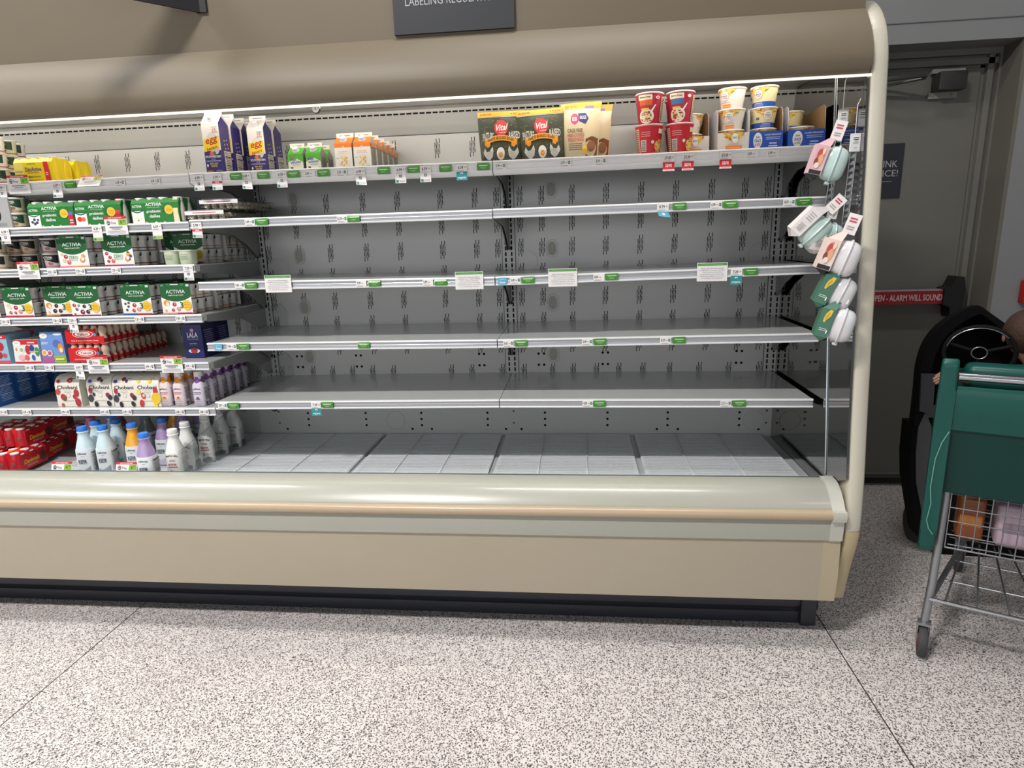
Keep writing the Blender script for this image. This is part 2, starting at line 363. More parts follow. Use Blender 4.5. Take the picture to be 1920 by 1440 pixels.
# deck
PAN = mat('#c6cbce', .35, .1)
m = MB(); m.box(CX0, CX1, -.19, .53, .53, .556, PAN); m.prism([(-.19, .55), (-.2, .635), (-.206, .635), (-.2, .55)], CX0, CX1-.02, mat('#8d9496', .3, .5)); m.build('deck_pan', case, smooth=0)
# bumper, front panel, kick plate
m = MB(); m.prism([(-.20, .60), (-.204, .638), (-.232, .638), (-.255, .632), (-.285, .615), (-.31, .592), (-.326, .572), (-.332, .562), (-.332, .452), (-.318, .452), (-.30, .52), (-.28, .58)], CX0, 1.19, CREAM)
m.box(CX0, 1.19, -.207, -.2025, .637, .6405, mat('#55605f', .4)); m.build('bumper', case, smooth=50)
m = MB(); m.prism([(-.330, .567), (-.342, .566), (-.349, .560), (-.352, .549), (-.349, .538), (-.342, .532), (-.330, .530)], CX0, 1.19, mat('#b3a086', .3, coat=.2)); m.build('bumper_rail', case, smooth=60)
m = MB(); EC = mat('#bcbcb3', .25)
m.extr([(-.196, .60), (-.198, .641), (-.234, .641), (-.258, .635), (-.288, .618), (-.313, .595), (-.329, .575), (-.336, .567), (-.352, .566), (-.357, .549), (-.352, .53), (-.337, .527), (-.333, .45), (-.30, .45), (-.27, .58)], 'x', 1.19, 1.234, EC); m.build('bumper_end_cap', case, smooth=40)
m = MB(); m.prism([(-.322, .455), (-.326, .31), (-.314, .205), (-.30, .205), (-.30, .455)], CX0, 1.232, TAN)
m.prism([(-.3225, .455), (-.3265, .31), (-.3145, .205), (-.30, .205), (-.30, .455)], 1.175, 1.2335, mat('#b3a78c', .42)); m.build('front_panel', case, smooth=12)
KICK = mat('#30333b', .38); m = MB()
m.prism([(-.145, 0), (-.147, .050), (-.138, .056), (-.132, .062), (-.146, .072), (-.150, .092), (-.148, .112), (-.134, .120), (-.134, .130), (-.150, .140), (-.156, .156), (-.152, .168), (-.136, .172), (-.136, .22), (-.05, .22), (-.05, 0)], CX0, 1.185, KICK)
m.rbox(1.18, 1.238, -.165, -.05, 0, .215, KICK, .004); m.ball((1.215, -.165, .15), .004, mat('#b9bcc0', .3, 1), seg=8, rings=5); m.build('kick_plate', case, smooth=20)
# right end panel: profile, trim edge, polished inner lining
EDGE = [(.03, 2.268), (-.06, 2.24), (-.12, 2.19), (-.165, 2.13), (-.19, 2.05), (-.196, 1.98), (-.222, 1.728), (-.262, 1.22), (-.297, .86), (-.32, .67), (-.329, .5), (-.315, .42), (-.28, .32), (-.25, .18)]
m = MB(); m.extr([(y+.03, z-.012 if z > 2.2 else z) for y, z in EDGE]+[(.74, .18), (.74, 2.255)], 'x', 1.2505, 1.288, mat('#cfc4a8', .45)); m.box(1.2505, 1.288, -.05, .74, 0, .18, KICK); m.build('end_panel', case, smooth=0)
m = MB(); TR = mat('#c2beae', .38)
def edge_trim(pts, mt):
    n = len(pts)
    for i in range(n-1):
        (y0, z0), (y1, z1) = pts[i], pts[i+1]; g = .034
        s0 = [(1.247, y0+g, z0), (1.247, y0+.005, z0), (1.252, y0, z0), (1.290, y0+.001, z0), (1.297, y0+.009, z0), (1.299, y0+g, z0)]
        s1 = [(1.247, y1+g, z1), (1.247, y1+.005, z1), (1.252, y1, z1), (1.290, y1+.001, z1), (1.297, y1+.009, z1), (1.299, y1+g, z1)]
        m.add(s0+s1, [(k, (k+1) % 6, 6+(k+1) % 6, 6+k) for k in range(6)], mt)
    return
fine = []
for i in range(len(EDGE)-1):
    for t in range(4):
        a, b = EDGE[i], EDGE[i+1]; fine.append((a[0]+(b[0]-a[0])*t/4, a[1]+(b[1]-a[1])*t/4))
fine.append(EDGE[-1])
for _ in range(3): fine = [fine[0]]+[((fine[i-1][0]+fine[i][0]*2+fine[i+1][0])/4, (fine[i-1][1]+fine[i][1]*2+fine[i+1][1])/4) for i in range(1, len(fine)-1)]+[fine[-1]]
edge_trim([p for p in fine if p[1] > .478], TR); m.build('end_trim', case, smooth=50)
m = MB(); edge_trim([(y-.002, z) for y, z in fine if z < .50], mat('#b8aa88', .45)); m.add([(1.247, -.252, .18), (1.299, -.252, .18), (1.299, -.216, .18), (1.247, -.216, .18)], [(0, 1, 2, 3)], mat('#b8aa88', .45)); m.build('lower_end_trim', case, smooth=50)
def mirror():
    mm = bpy.data.materials.new('polished_end_lining'); mm.use_nodes = True; nt = mm.node_tree; b = nt.nodes['Principled BSDF']
    b.inputs['Base Color'].default_value = (.36, .35, .335, 1); b.inputs['Metallic'].default_value = 1; b.inputs['Roughness'].default_value = .05
    tc = nt.nodes.new('ShaderNodeTexCoord'); nz = nt.nodes.new('ShaderNodeTexNoise'); nz.inputs['Scale'].default_value = 5; bp = nt.nodes.new('ShaderNodeBump')
    bp.inputs['Strength'].default_value = .06; bp.inputs['Distance'].default_value = .02; L = nt.links.new
    L(tc.outputs['Object'], nz.inputs['Vector']); L(nz.outputs['Fac'], bp.inputs['Height']); L(bp.outputs[0], b.inputs['Normal']); return mm
m = MB(); m.extr([(y+.012, z) for y, z in EDGE if .6 < z < 2.1]+[(-.2, .62), (-.1, .55), (.53, .55), (.53, 2.09), (-.1, 2.09)], 'x', 1.2365, 1.2495, mirror()); m.build('end_lining', case, smooth=0)
m = MB(); m.tube([(1.2345, .071, 2.045), (1.2345, -.011, 1.382), (1.2345, -.141, .623)], .0028, mat('#b9c3c9', .25, .6), seg=6); m.build('lining_joint', case)
m = MB()
# body behind the liner
m.box(CX0, 1.25, .56, .74, 0, 2.25, mat('#6f6f6c', .7)); m.box(CX0, 1.25, -.05, .56, 0, .53, mat('#55565a', .7)); m.box(CX0, 1.25, -.05, .56, 2.105, 2.19, mat('#6f6f6c', .7)); m.build('cabinet_body', case, smooth=0)
# shelves
SHELF = mat('#c6c9c8', .16, noise=.03, nscale=6, spec=.7); RAILW = mat('#e6e7e8', .3); RAILG = mat('#a9adb2', .28, .35)
def shelf(x0, x1, z0, z1, y0=0., tall=False, sides=(0, 1)):
    dz = z1-z0
    # the sheet itself is the part, rail and brackets its sub-parts
    m = MB(); d = z0
    m.prism([(y0, d-.002), (y0, d-.03 if tall else d-.026), (y0+.02, d-.03), (y0+.024, d-.0065), (.523, d-.0065), (.523, d-.002)], x0, x1, SHELF, dz)
    s = m.build('shelf', case, smooth=30)
    m = MB(); h = .048 if tall else .033
    if tall:
        m.prism([(y0, d+.001), (y0-.011, d+.001), (y0-.014, d-.004), (y0-.011, d-.006), (y0-.011, d-.011), (y0-.013, d-.013), (y0-.011, d-.015), (y0-.011, d-.030), (y0-.014, d-.032), (y0-.013, d-.037), (y0-.004, d-.042), (y0+.02, d-.050), (y0+.02, d-.03), (y0, d-.02)], x0+.001, x1-.001, RAILW, dz)
    else:
        m.prism([(y0, d+.001), (y0-.012, d+.001), (y0-.0145, d-.0045), (y0-.0115, d-.0065), (y0-.0105, d-.0075), (y0, d-.0075)], x0+.001, x1-.001, RAILW, dz)
        m.prism([(y0, d-.0075), (y0-.0100, d-.0075), (y0-.0095, d-.015), (y0-.0105, d-.017), (y0-.0095, d-.019), (y0-.0100, d-.0265), (y0, d-.0265)], x0+.001, x1-.001, RAILG, dz)
        m.prism([(y0, d-.0265), (y0-.0115, d-.0265), (y0-.0145, d-.029), (y0-.0135, d-.033), (y0, d-.034)], x0+.001, x1-.001, RAILW, dz)
    m.build('price_rail', s, smooth=15)
    for k, xb in enumerate((x0+.004, x1-.004)):
        m = MB(); zz = z0 if k == 0 else z1; t = zz-.007
        m.extr([(y0+.03, t), (y0+.03, t-.028), (y0+.10, t-.034), (y0+.30, t-.05), (y0+.40, t-.09), (.49, t-.15), (.516, t-.155), (.524, t-.15), (.524, t)], 'x', xb-.0015, xb+.0015, mat('#8d8e8c', .35) if tall or y0 == 0 else LINER)
        m.ball((xb, .515, t-.145), .008, DARK, seg=8, rings=5); m.build('bracket', s, smooth=0)
    return s
LZ = {'A': (1.805, .045, True), 'B': (1.622, 0, False), 'C': (1.455, 0, False), 'D': (1.252, 0, False), 'E': (1.051, 0, False), 'F': (.852, 0, False)}
for k, (z, y, t) in LZ.items():
    shelf(-2.436, -1.222, z+(.0 if k != 'A' else -.004), z+(.004 if k == 'A' else 0), y, t); shelf(-3.66, -2.44, z, z, y, t)
MZ = [(1.810, 1.806), (1.628, 1.627), (1.383, 1.375), (1.132, 1.130), (.879, .884)]
RZ = [(1.806, 1.811), (1.628, 1.631), (1.375, 1.391), (1.130, 1.137), (.884, .881)]
for i, (a, b) in enumerate(MZ): shelf(-1.2185, -.001, a, b, .045 if i == 0 else 0, i == 0)
for i, (a, b) in enumerate(RZ): shelf(.001, 1.219, a, b, .045 if i == 0 else 0, i == 0)
# wire racks on the deck
WIRE = mat('#e2e5e8', .35)
for i, (a, b, lab) in enumerate(((-2.02, -1.40, 'white wire deck rack under the kefir bottles'), (-1.385, -.668, 'leftmost of the four empty white wire racks on the case floor'),
        (-.640, -.062, 'second empty white wire rack from the left, on the case floor'), (-.035, .562, 'third empty white wire rack from the left, on the case floor'), (.592, 1.185, 'empty white wire rack at the right end of the case floor'))):
    r = thing('wire_rack', lab, 'rack', ((a+b)/2, .17, .556), 0, 'wire racks on the case floor'); w = (b-a)/2; m = MB(); y = -.345
    while y < .345: m.box(-w, w, y-.0022, y+.0022, .011, .0155, WIRE); y += .0185
    m.build('wires', r, smooth=0); m = MB()
    for x in (-w, -w+.008, -w*.38, w*.30, w-.008, w): m.box(x-.0024, x+.0024, -.35, .348, .004 if abs(x) > w-.01 else .0155, .0105 if abs(x) > w-.01 else .0185, WIRE)
    for y in (-.35, .348): m.box(-w, w, y-.002, y+.002, .004, .0105, WIRE)
    for x in (-w, w):
        for y in (-.34, .34): m.box(x-.002, x+.002, y-.002, y+.002, 0, .005, WIRE)
    m.build('frame', r, smooth=0)
# thermometer clipped under the canopy lip
p = at(593, 205, -.12); t = thing('thermometer', 'small round white thermometer hanging from the canopy lip above the green cartons', 'thermometer', p)
m = MB(); m.lathe([(.0135, -.006), (.015, -.003), (.015, .003), (.012, .006)], mat('#3f4142', .3, .6), seg=20); m.xform(lambda v: Vector((v.x, v.z, v.y))); m.tube([(0, .004, .012), (.002, .0, .024), (.004, -.03, .034)], .003, mat('#8b8d8e', .3, .8), seg=6); m.build('housing', t)
m = MB(); m.lathe([(.0001, -.0075), (.0125, -.0075), (.0125, -.006)], mat('#eef0f3', .3), seg=20); m.xform(lambda v: Vector((v.x, v.z, v.y))); m.box(-.001, .001, -.0082, -.0078, -.004, .006, '#333a55'); m.build('dial', t)
# sign on the fascia and the sign that hangs further left
p = at(740, 67, -.14); q = at(965, 50, -.14); w = q.x-p.x
s = thing('aisle_sign', 'dark sign board with thin white capitals fixed to the canopy front, cropped by the top', 'sign', ((p.x+q.x)/2, -.128, (p.z+q.z)/2))
m = MB(); m.box(-w/2, w/2, -.012, 0, 0, .30, mat('#25282d', .5)); m.build('board', s, smooth=0)
m = MB(); a = at(760, 12, -.14); b = at(945, 0, -.14)
m0 = a.z-s.location.z; Art().text('LABELING REGULATIONS', 0, 0, b.x-a.x, .026, '#a9abae')(m, lambda x, z, e: (x+(b.x-a.x)/2+a.x-s.location.x, -.0125-e, z+m0+.013))
m.build('lettering', s, smooth=0)
p = at(357, 11, -.20)
s = thing('hanging_sign', 'black sign blade jutting out from the canopy, only its lower corner in view', 'sign', (p.x, -.128, p.z), math.radians(0))
m = MB(); n = len(m.v); m.box(-.006, .006, -.50, 0, 0, .17, mat('#1c1c1f', .5)); m.xform(lambda v: Vector((v.x+v.y*.75, v.y*.8, v.z))); m.build('board', s, smooth=0)
m = MB(); m.box(-.02, .02, -.01, 0, -.0, .17, mat('#2a2a2d', .5)); m.build('mount', s, smooth=0)
# ================================================================== PRODUCT KINDS
SHL = .002
# --- small tapered yogurt cup ---------------------------------------------------
def cup_mesh(mb, r1, r2, h, body, lid='#eceae4', band=None, art=None, a0=-80, a1=80, rim=.003):
    mb.lathe([(r1*.9, 0), (r1, .003), (r1+(r2-r1)*.85, h*.86), (r2, h*.93), (r2, h-.003)], body, seg=18)
    mb.lathe([(r2+rim, h-.004), (r2+rim, h-.0015), (r2+rim-.001, h), (.001, h)], lid, seg=18)
    if band:
        for z0, z1, c in band: mb.lathe([(r1+(r2-r1)*z0*.9+.0006, h*z0), (r1+(r2-r1)*z1*.9+.0006, h*z1)], c, seg=18, cap=False)
    if art: art(mb, cyl(r1, r1+(r2-r1)*.9, 0, h*.9, a0, a1))
def four_oz(band='#b3273a', label='#f1efeb'):
    mb = MB(); cup_mesh(mb, .0255, .0295, .061, '#eceae6', band=[(.16, .22, band)])
    a = Art(6); a.rect(0, .25, 1, .98, label); a.poly([(.0, .98), (.34, .98), (.34, .70), (.22, .62), (.0, .60)], '#123a27'); a.lines(.55, .95, .3, .8, 8, '#bfc2bf', .35)
    a(mb, cyl(.0262, .0293, 0, .060, -20, 150)); return mb
def act12(key, fruits, strip, zero=False, band='#b3273a'):
    """sleeve round two layers of six cups"""
    o = proto(key, 'yogurt_multipack', 'yogurt'); W_, D_, H_ = .136, .19, .128
    mb = MB(); G = '#155c2d'; t = .0012
    mb.box(-W_/2+.002, W_/2-.002, 0, t, .003, H_, mat('#f2f1ed', .35)); mb.box(-W_/2+.002, W_/2-.002, D_-t, D_, .003, H_, mat('#f2f1ed', .35)); mb.box(-W_/2+.006, W_/2-.006, 0, D_, H_-t, H_, G)
    s = mb.build('sleeve', o, smooth=0); mb = MB(); a = Art(1)
    a.rect(.012, .02, .988, .999, '#f0efec'); a.band(lambda x: .58-.16*(1-(2*x-1)**2), lambda x: .999, G, 14, .012, .988)
    a.text('ACTIVIA', .5, .74, .62, .115, '#f4f5f2', bold=False); a.text('supports gut health', .5, .625, .50, .05, '#dfe8dc', bold=True)
    a.text('x12', .09, .95, .09, .045, '#e9eee6'); a.rect(.36, .955, .62, .985, '#dfe6da'); a.rect(.86, .90, .96, .97, '#c9dccb')
    a.poly([(.20, .999), (.33, .999), (.33, .93), (.26, .95)], '#2f8b3c'); a.poly([(.67, .999), (.80, .999), (.80, .94), (.72, .92)], '#2f8b3c')
    for i, (fx, fz, r, c) in enumerate(fruits):
        a.ell(fx, fz, r, r*.95, c, rot=.4*i); a.ell(fx+r*.25, fz+r*.2, r*.35, r*.3, '#e8c9b8' if c not in ('#3b4257', '#47202f') else '#77708a', rot=.3)
    if zero:
        a.text('ZERO', .5, .33, .31, .105, '#3d8c45'); a.rect(.36, .235, .64, .25, '#8fb791')
        a.ell(.83, .38, .06, .045, '#e9a52d'); a.ell(.79, .25, .07, .09, '#e8932a', rot=-.6); a.ell(.81, .27, .05, .06, '#f0efec', rot=-.6)
    else:
        a.ell(.83, .30, .145, .165, '#f2c53b'); a.lines(.74, .93, .2, .4, 4, '#b9861c', .3); a.text('3', .665, .31, .11, .19, '#1b5b33', bold=True)
    n = len(strip)
    for i, c in enumerate(strip): a.rect(.012+.976*i/n, .02, .012+.976*(i+1)/n, .065, c)
    a(mb, front(W_, H_)); mb.build('printed_front', s, smooth=0)
    c = four_oz(band); k = 0
    for z in (.0, .063):
        for sx in (1, -1):
            for j in range(3):
                if k == 0: q = c.build('cup', o); k = 1; q0 = q
                else: q = q0.copy(); C.objects.link(q); q.parent = o
                q.location = (sx*.0325, .034+j*.061, z); q.rotation_euler = (0, 0, 0 if sx > 0 else PI)
R_, B_, P_, K_ = '#b32536', '#3b4257', '#e29a2e', '#47202f'
act12('zero peach', [(.13, .43, .05, '#ddc9a0'), (.25, .36, .065, R_), (.18, .24, .06, '#e6cf9c'), (.33, .18, .065, '#d9594e')], ['#e58ba0', '#e99a63'], True, '#8c2740')
act12('zero berry', [(.13, .42, .055, R_), (.22, .3, .055, R_), (.16, .18, .05, R_), (.31, .18, .06, '#d9594e'), (.83, .43, .045, B_), (.90, .33, .045, B_), (.85, .24, .04, B_)], ['#c53a55', '#8a5a80'], True, '#b3273a')
act12('banana', [(.16, .40, .07, '#e2cf9f'), (.20, .33, .05, '#e9dbb4'), (.40, .33, .07, R_), (.2, .17, .055, '#b8485a'), (.37, .16, .045, R_), (.54, .19, .065, '#d98a84')], ['#b83146', '#c53a46'], False, '#93303f')
act12('peach cherry', [(.15, .36, .1, P_), (.18, .33, .05, '#efe9dc'), (.40, .35, .065, K_), (.33, .18, .07, K_), (.52, .18, .065, K_), (.12, .15, .04, '#e8c98e')], ['#df9340', '#5b2431'], False, '#222a4d')
act12('cherry mix', [(.13, .38, .06, R_), (.28, .37, .04, '#6d7076'), (.46, .34, .06, K_), (.2, .25, .05, '#58414e'), (.38, .16, .075, '#7d1f33'), (.56, .16, .065, K_), (.12, .10, .03, R_)], ['#8d2146', '#7a2a63'], False, '#a82a3b')
act12('blueberry', [(.13, .38, .04, B_), (.24, .41, .04, B_), (.22, .29, .04, B_), (.16, .18, .04, B_), (.42, .33, .065, R_), (.38, .16, .055, R_), (.55, .19, .065, '#d98a84')], ['#2d5c9e', '#c0392f'], False, '#2c3c86')
act12('peach strawberry', [(.17, .38, .1, P_), (.20, .34, .055, '#efe9dc'), (.42, .33, .065, R_), (.36, .15, .05, R_), (.54, .18, .065, '#d98a84'), (.13, .14, .035, '#e29a2e')], ['#e29a4a', '#b83146'], False, '#e29a4a')
# --- eight little bottles in a sleeve -------------------------------------------
def act8(key, cupcol, fr, endc, yellow=False):
    o = proto(key, 'drink_multipack', 'yogurt drink'); W_, D_, H_ = .205, .10, .098
    mb = MB(); body = '#f2d412' if yellow else '#2b7a38'
    mb.extr([(0, .002), (.0, H_*.82), (.012, H_), (D_-.012, H_), (D_, H_*.82), (D_, .002)], 'x', -W_/2, W_/2, mat(body, .32)); s = mb.build('sleeve', o, smooth=0)
    def fn(x, z, e):
        zz = z*H_*1.03; return (-W_/2+x*W_, (-e if zz < H_*.82 else (zz-H_*.82)*.62-e), min(zz, H_*.82)+(max(0, zz-H_*.82))*.88)
    mb = MB(); a = Art(1)
    if yellow:
        a.rect(0, .02, .24, .8, '#f3dd6a'); a.text('DanActive', .12, .45, .19, .1, '#5b6a9c'); a.lines(.04, .2, .15, .35, 3, '#7a6a2a', .35)
        a.text('DanActive', .5, .52, .42, .17, '#2a3c86', bold=True); a.lines(.34, .64, .34, .42, 1, '#c08a1a', .5); a.text('IMMUNE SUPPORT', .5, .22, .36, .06, '#3a4a35', bold=True); a.lines(.32, .7, .05, .12, 1, '#a09020', .4)
        a.rect(.36, .72, .58, .745, '#6a6a30'); a.poly([(.80, .02), (.93, .02), (.90, .8), (.78, .8)], '#d8192c'); a.lines(.82, .88, .25, .4, 2, '#f2d5d5', .5)
    else:
        a.rect(0, .02, .25, .5, '#f1f0ee'); a.band(lambda x: .5-.08*math.sin(PI*x/.25), lambda x: .82, '#165a3f', 8, 0, .25); a.text('ACTIVIA', .125, .68, .2, .1, '#f2f4f0', bold=True)
        for fx, fz, r, c in fr: a.ell(fx, fz, r*.6, r*1.1, c)
        a.text('ACTIVIA', .48, .74, .34, .125, '#f4f5f2', bold=True); a.text('supports gut health', .47, .625, .27, .05, '#dfe8dc'); a.text('probiotic', .47, .46, .30, .14, '#f4f5f2', bold=True); a.text('dailies', .48, .29, .22, .12, '#f4f5f2', bold=True)
        a.text('3', .69, .52, .07, .17, '#1b5b33', bold=True); a.ell(.79, .52, .09, .18, '#f2c53b'); a.lines(.73, .85, .44, .6, 3, '#b9861c', .3)
        a.poly([(.88, .46), (.98, .46), (.97, .97), (.87, .97)], endc[0]); a.poly([(.88, .02), (1, .02), (.98, .46), (.88, .46)], endc[1]); a.lines(.9, .97, .1, .3, 2, '#eedede', .4)
        for i, x in enumerate((.3, .5, .68)): a.ell(x, .04, .025, .04, ('#e9a08a', '#e8e4dc', '#e9a08a')[i])
    a(mb, fn); mb.build('printed_front', s, smooth=0)
    mb = MB(); g = yellow
    mb.lathe([(.018, .001), (.0225, .006), (.0225, .05), (.019, .07), (.0165, .082), (.0175, .088), (.0175, .094)], mat('#f0cf12' if g else '#e9e6e0', .3), seg=14); mb.lathe([(.0182, .094), (.0182, .0985), (.001, .0995)], '#ecebe6', seg=14); k = 0
    for j in range(2):
        for i in range(4):
            if k == 0: q = mb.build('bottle', o); q0 = q; k = 1
            else: q = q0.copy(); C.objects.link(q); q.parent = o
            q.location = (-W_/2+.026+i*.0505+(.012 if i == 3 else 0), .026+j*.048, .004)
act8('dan yellow', None, [], None, True)
act8('blue8', B_, [(.07, .22, .05, B_), (.12, .32, .05, B_), (.17, .2, .05, B_), (.12, .15, .05, B_), (.2, .31, .04, B_)], ('#5a55a8', '#c5222f'))
act8('straw8', R_, [(.09, .27, .09, '#d3352d'), (.17, .26, .08, '#e2685a')], ('#c5222f', '#c5222f'))
act8('vanilla8', P_, [(.1, .24, .05, '#efe4c0'), (.17, .2, .05, '#f1e8cc'), (.12, .14, .03, '#b8862b')], ('#ead29a', '#ecd9a9'))
# --- gable-top cartons -----------------------------------------------------------
def carton(key, W_, D_, H_, G_, top, sidec, art, sideart, cap, roof=None):
    o = proto(key, 'drink_carton', 'carton'); mb = MB(); F = .016; zt = H_+G_
    M0 = mat(top, .35); S = mat(sidec, .35)
    mb.quad((-W_/2, 0, 0), (W_/2, 0, 0), (W_/2, 0, H_), (-W_/2, 0, H_), M0); mb.quad((W_/2, D_, 0), (-W_/2, D_, 0), (-W_/2, D_, H_), (W_/2, D_, H_), M0)
    for sx in (-1, 1):
        x = sx*W_/2; mb.quad((x, 0, 0), (x, D_, 0), (x, D_, H_), (x, 0, H_), S)
        ins = sx*(W_/2-W_*.10)
        mb.add([(x, 0, H_), (x, D_, H_), (ins, D_/2, zt-.004)], [(0, 1, 2)], S); mb.add([(x, 0, H_), (ins, D_/2, zt-.004), (x, D_/2-.001, zt)], [(0, 1, 2)], M0); mb.add([(x, D_, H_), (ins, D_/2, zt-.004), (x, D_/2+.001, zt)], [(0, 1, 2)], M0)
    RF = mat(roof or top, .35)
    mb.quad((-W_/2, 0, H_), (W_/2, 0, H_), (W_/2, D_/2-.001, zt), (-W_/2, D_/2-.001, zt), RF); mb.quad((-W_/2, D_, H_), (W_/2, D_, H_), (W_/2, D_/2+.001, zt), (-W_/2, D_/2+.001, zt), RF)
    mb.box(-W_/2, W_/2, D_/2-.0016, D_/2+.0016, zt-.001, zt+F, M0); mb.quad((-W_/2, 0, 0), (W_/2, 0, 0), (W_/2, D_, 0), (-W_/2, D_, 0), M0)
    b = mb.build('carton_body', o, smooth=0); mb = MB(); sideart(mb, side(D_, H_, W_/2)); mb.build('printed_side', b, smooth=0); mb = MB(); art(mb, front(W_, H_))
    Art().lines(.2, .8, .25, .6, 1, '#7c7c80', .5)(mb, lambda x, z, e: (-W_/2+x*W_, D_/2-.0016-e, zt+z*F)); mb.build('printed_label', b, smooth=0)
    if cap:
        mb = MB(); mb.lathe([(.0145, 0), (.0145, .004), (.0125, .005), (.0125, .014), (.0115, .0155), (.001, .0158)], mat('#e4e6ea', .3), seg=18)
        a = math.atan2(G_, D_/2); c, s = math.cos(a), math.sin(a); cy, cz = D_*.22, H_+G_*.44
        mb.xform(lambda v: Vector((v.x, cy+v.y*c-v.z*s, cz+v.y*s+v.z*c))); mb.build('cap', o)
NAV = '#332a6b'
a = Art(); a.rect(0, 0, 1, .46, NAV); a.ell(.55, .62, .35, .2, '#d9d5cf'); a.ell(.72, .52, .2, .14, '#cfcac4')
a.poly([(.02, .43), (.90, .50), (.96, .74), (.06, .69)], '#f3d31b'); a.text('egg', .5, .635, .68, .14, '#b3232a', bold=True, shear=.15, rot=.09); a.text('beaters', .5, .51, .62, .07, '#b3232a', bold=True, rot=.09)
a.text('SOUTHWESTERN', .5, .335, .9, .045, '#f2f2f4', bold=True); a.text('STYLE', .5, .285, .22, .03, '#cfcfe0'); a.rect(.08, .235, .93, .262, '#8d86b5'); a.text('REAL EGG', .5, .195, .46, .035, '#e8c93e', bold=True); a.text('WHITES', .5, .145, .36, .04, '#e8c93e', bold=True)
a.ell(.5, .395, .17, .045, '#e06a4e'); a.ell(.62, .4, .07, .04, '#4f6b3a'); a.ell(.13, .16, .05, .03, '#e9e9f0'); a.rect(.06, .03, .4, .06, '#b9672a'); a.rect(.6, .04, .95, .06, '#8d86b5')
a.text('15', .74, .865, .2, .05, '#b3323a', bold=True); a.rect(.60, .91, .92, .92, '#6a5050'); a.lines(.6, .92, .80, .83, 2, '#a06a6a', .5)
sa = Art(); sa.rect(.28, .02, .95, .46, '#d6d1c4'); sa.lines(.32, .9, .05, .44, 11, '#5a544c', .38, .3); sa.rect(.3, .33, .9, .345, '#2a2620'); sa.rect(.3, .16, .9, .172, '#2a2620')
for i, (u, z) in enumerate(((.35, .66), (.6, .68), (.35, .58), (.62, .6), (.4, .5), (.66, .52))): sa.ell(u, z, .06, .018, '#b9b6cf')
carton('egg tall', .072, .072, .185, .036, '#e9e4dd', NAV, a, sa, True)
a = Art(); a.rect(0, .0, 1, 1, '#ece9d4'); a.band(lambda x: .74-.22*abs(2*x-1)**1.3, lambda x: 1, '#4ba32c', 10); a.text('all whites', .32, .86, .38, .06, '#b5322a', bold=True, rot=.05)
a.text('Egg', .36, .68, .36, .15, '#1d4fa0', bold=True, rot=.12); a.text('Whites', .5, .52, .72, .15, '#1d4fa0', bold=True, rot=.12); a.rect(.3, .36, .8, .39, '#5b8fc0'); a.ell(.6, .16, .34, .13, '#e2c99b'); a.ell(.6, .2, .28, .07, '#f3ede0'); a.ell(.22, .22, .1, .05, '#2d6b2a'); a.rect(.1, .02, .7, .05, '#c9b27c')
sa = Art(); sa.rect(.05, .02, .95, .80, '#9c9c96'); sa.lines(.1, .9, .05, .78, 12, '#484844', .45, .3)
carton('egg white', .062, .062, .070, .026, '#ece9d8', '#8f9389', a, sa, True, roof='#4ba32c')
a = Art(); a.rect(0, .84, 1, 1, '#ea7c22'); a.rect(0, 0, 1, .84, '#f1ece2'); a.ell(.5, .83, .075, .055, '#f4f0ea'); a.text('p', .5, .83, .05, .05, '#22304d', bold=True)
a.text('EGGSTIRS', .5, .68, .52, .05, '#e08a3c'); a.rect(.2, .61, .8, .622, '#b9b3a6'); a.ell(.5, .30, .19, .2, '#f4e6c8'); a.ell(.5, .46, .22, .07, '#eedcb4')
for i in range(14): a.ell(.5+.17*math.sin(i*2.4), .16+.33*(i/14), .04, .035, ('#e2b04a', '#fbf6ea', '#d69a35')[i % 3])
a.rect(.08, .42, .22, .44, '#9a948a'); a.rect(.75, .1, .92, .12, '#9a948a')
sa = Art(); sa.rect(.03, 0, .97, .84, '#aaa79f'); sa.lines(.08, .92, .03, .8, 15, '#625f5a', .45, .3); sa.rect(0, .84, 1, 1, '#d98a55')
carton('orange', .070, .070, .098, .026, '#efe9df', '#b7b3aa', a, sa, True, roof='#ea7c22')
# --- pouches ---------------------------------------------------------------------
def pouch(key, W_, H_, T, base, art, sub=10, lean=.02, topcurl=0, narrow=.16):
    o = proto(key, 'stand_up_pouch', 'pouch')
    def P(x, z, e, s=-1):
        w = W_*(1-narrow*(1-z)**1.6*.9); b = max(0, 1-abs(2*x-1)**2.6)*max(0, min(1, (1-z)*1.15))**.7*min(1, .55+z*3)
        return ((x-.5)*w+topcurl*max(0, z-.8)*(x-.5), s*(T/2*b+e)+lean*z, z*H_-(topcurl*.35*max(0, .5-x)*max(0, z-.6)))
    mb = MB(); n, k = 14, 16
    for s in (-1, 1):
        vs = [P(i/n, j/k, 0, s) for j in range(k+1) for i in range(n+1)]; mb.add(vs, [(j*(n+1)+i, j*(n+1)+i+1, (j+1)*(n+1)+i+1, (j+1)*(n+1)+i) for j in range(k) for i in range(n)], mat(base, .3, coat=.2))
    mb.add([P(i/n, 0, 0, s) for s in (-1, 1) for i in range(n+1)], [(i, i+1, n+2+i, n+1+i) for i in range(n)], mat(base, .3, coat=.2))
    b = mb.build('pouch_body', o, smooth=60); mb = MB(); art(mb, P, eps=.0005); mb.build('printed_front', b, smooth=0)
random.seed(3)
a = Art(10); G = '#3f4438'
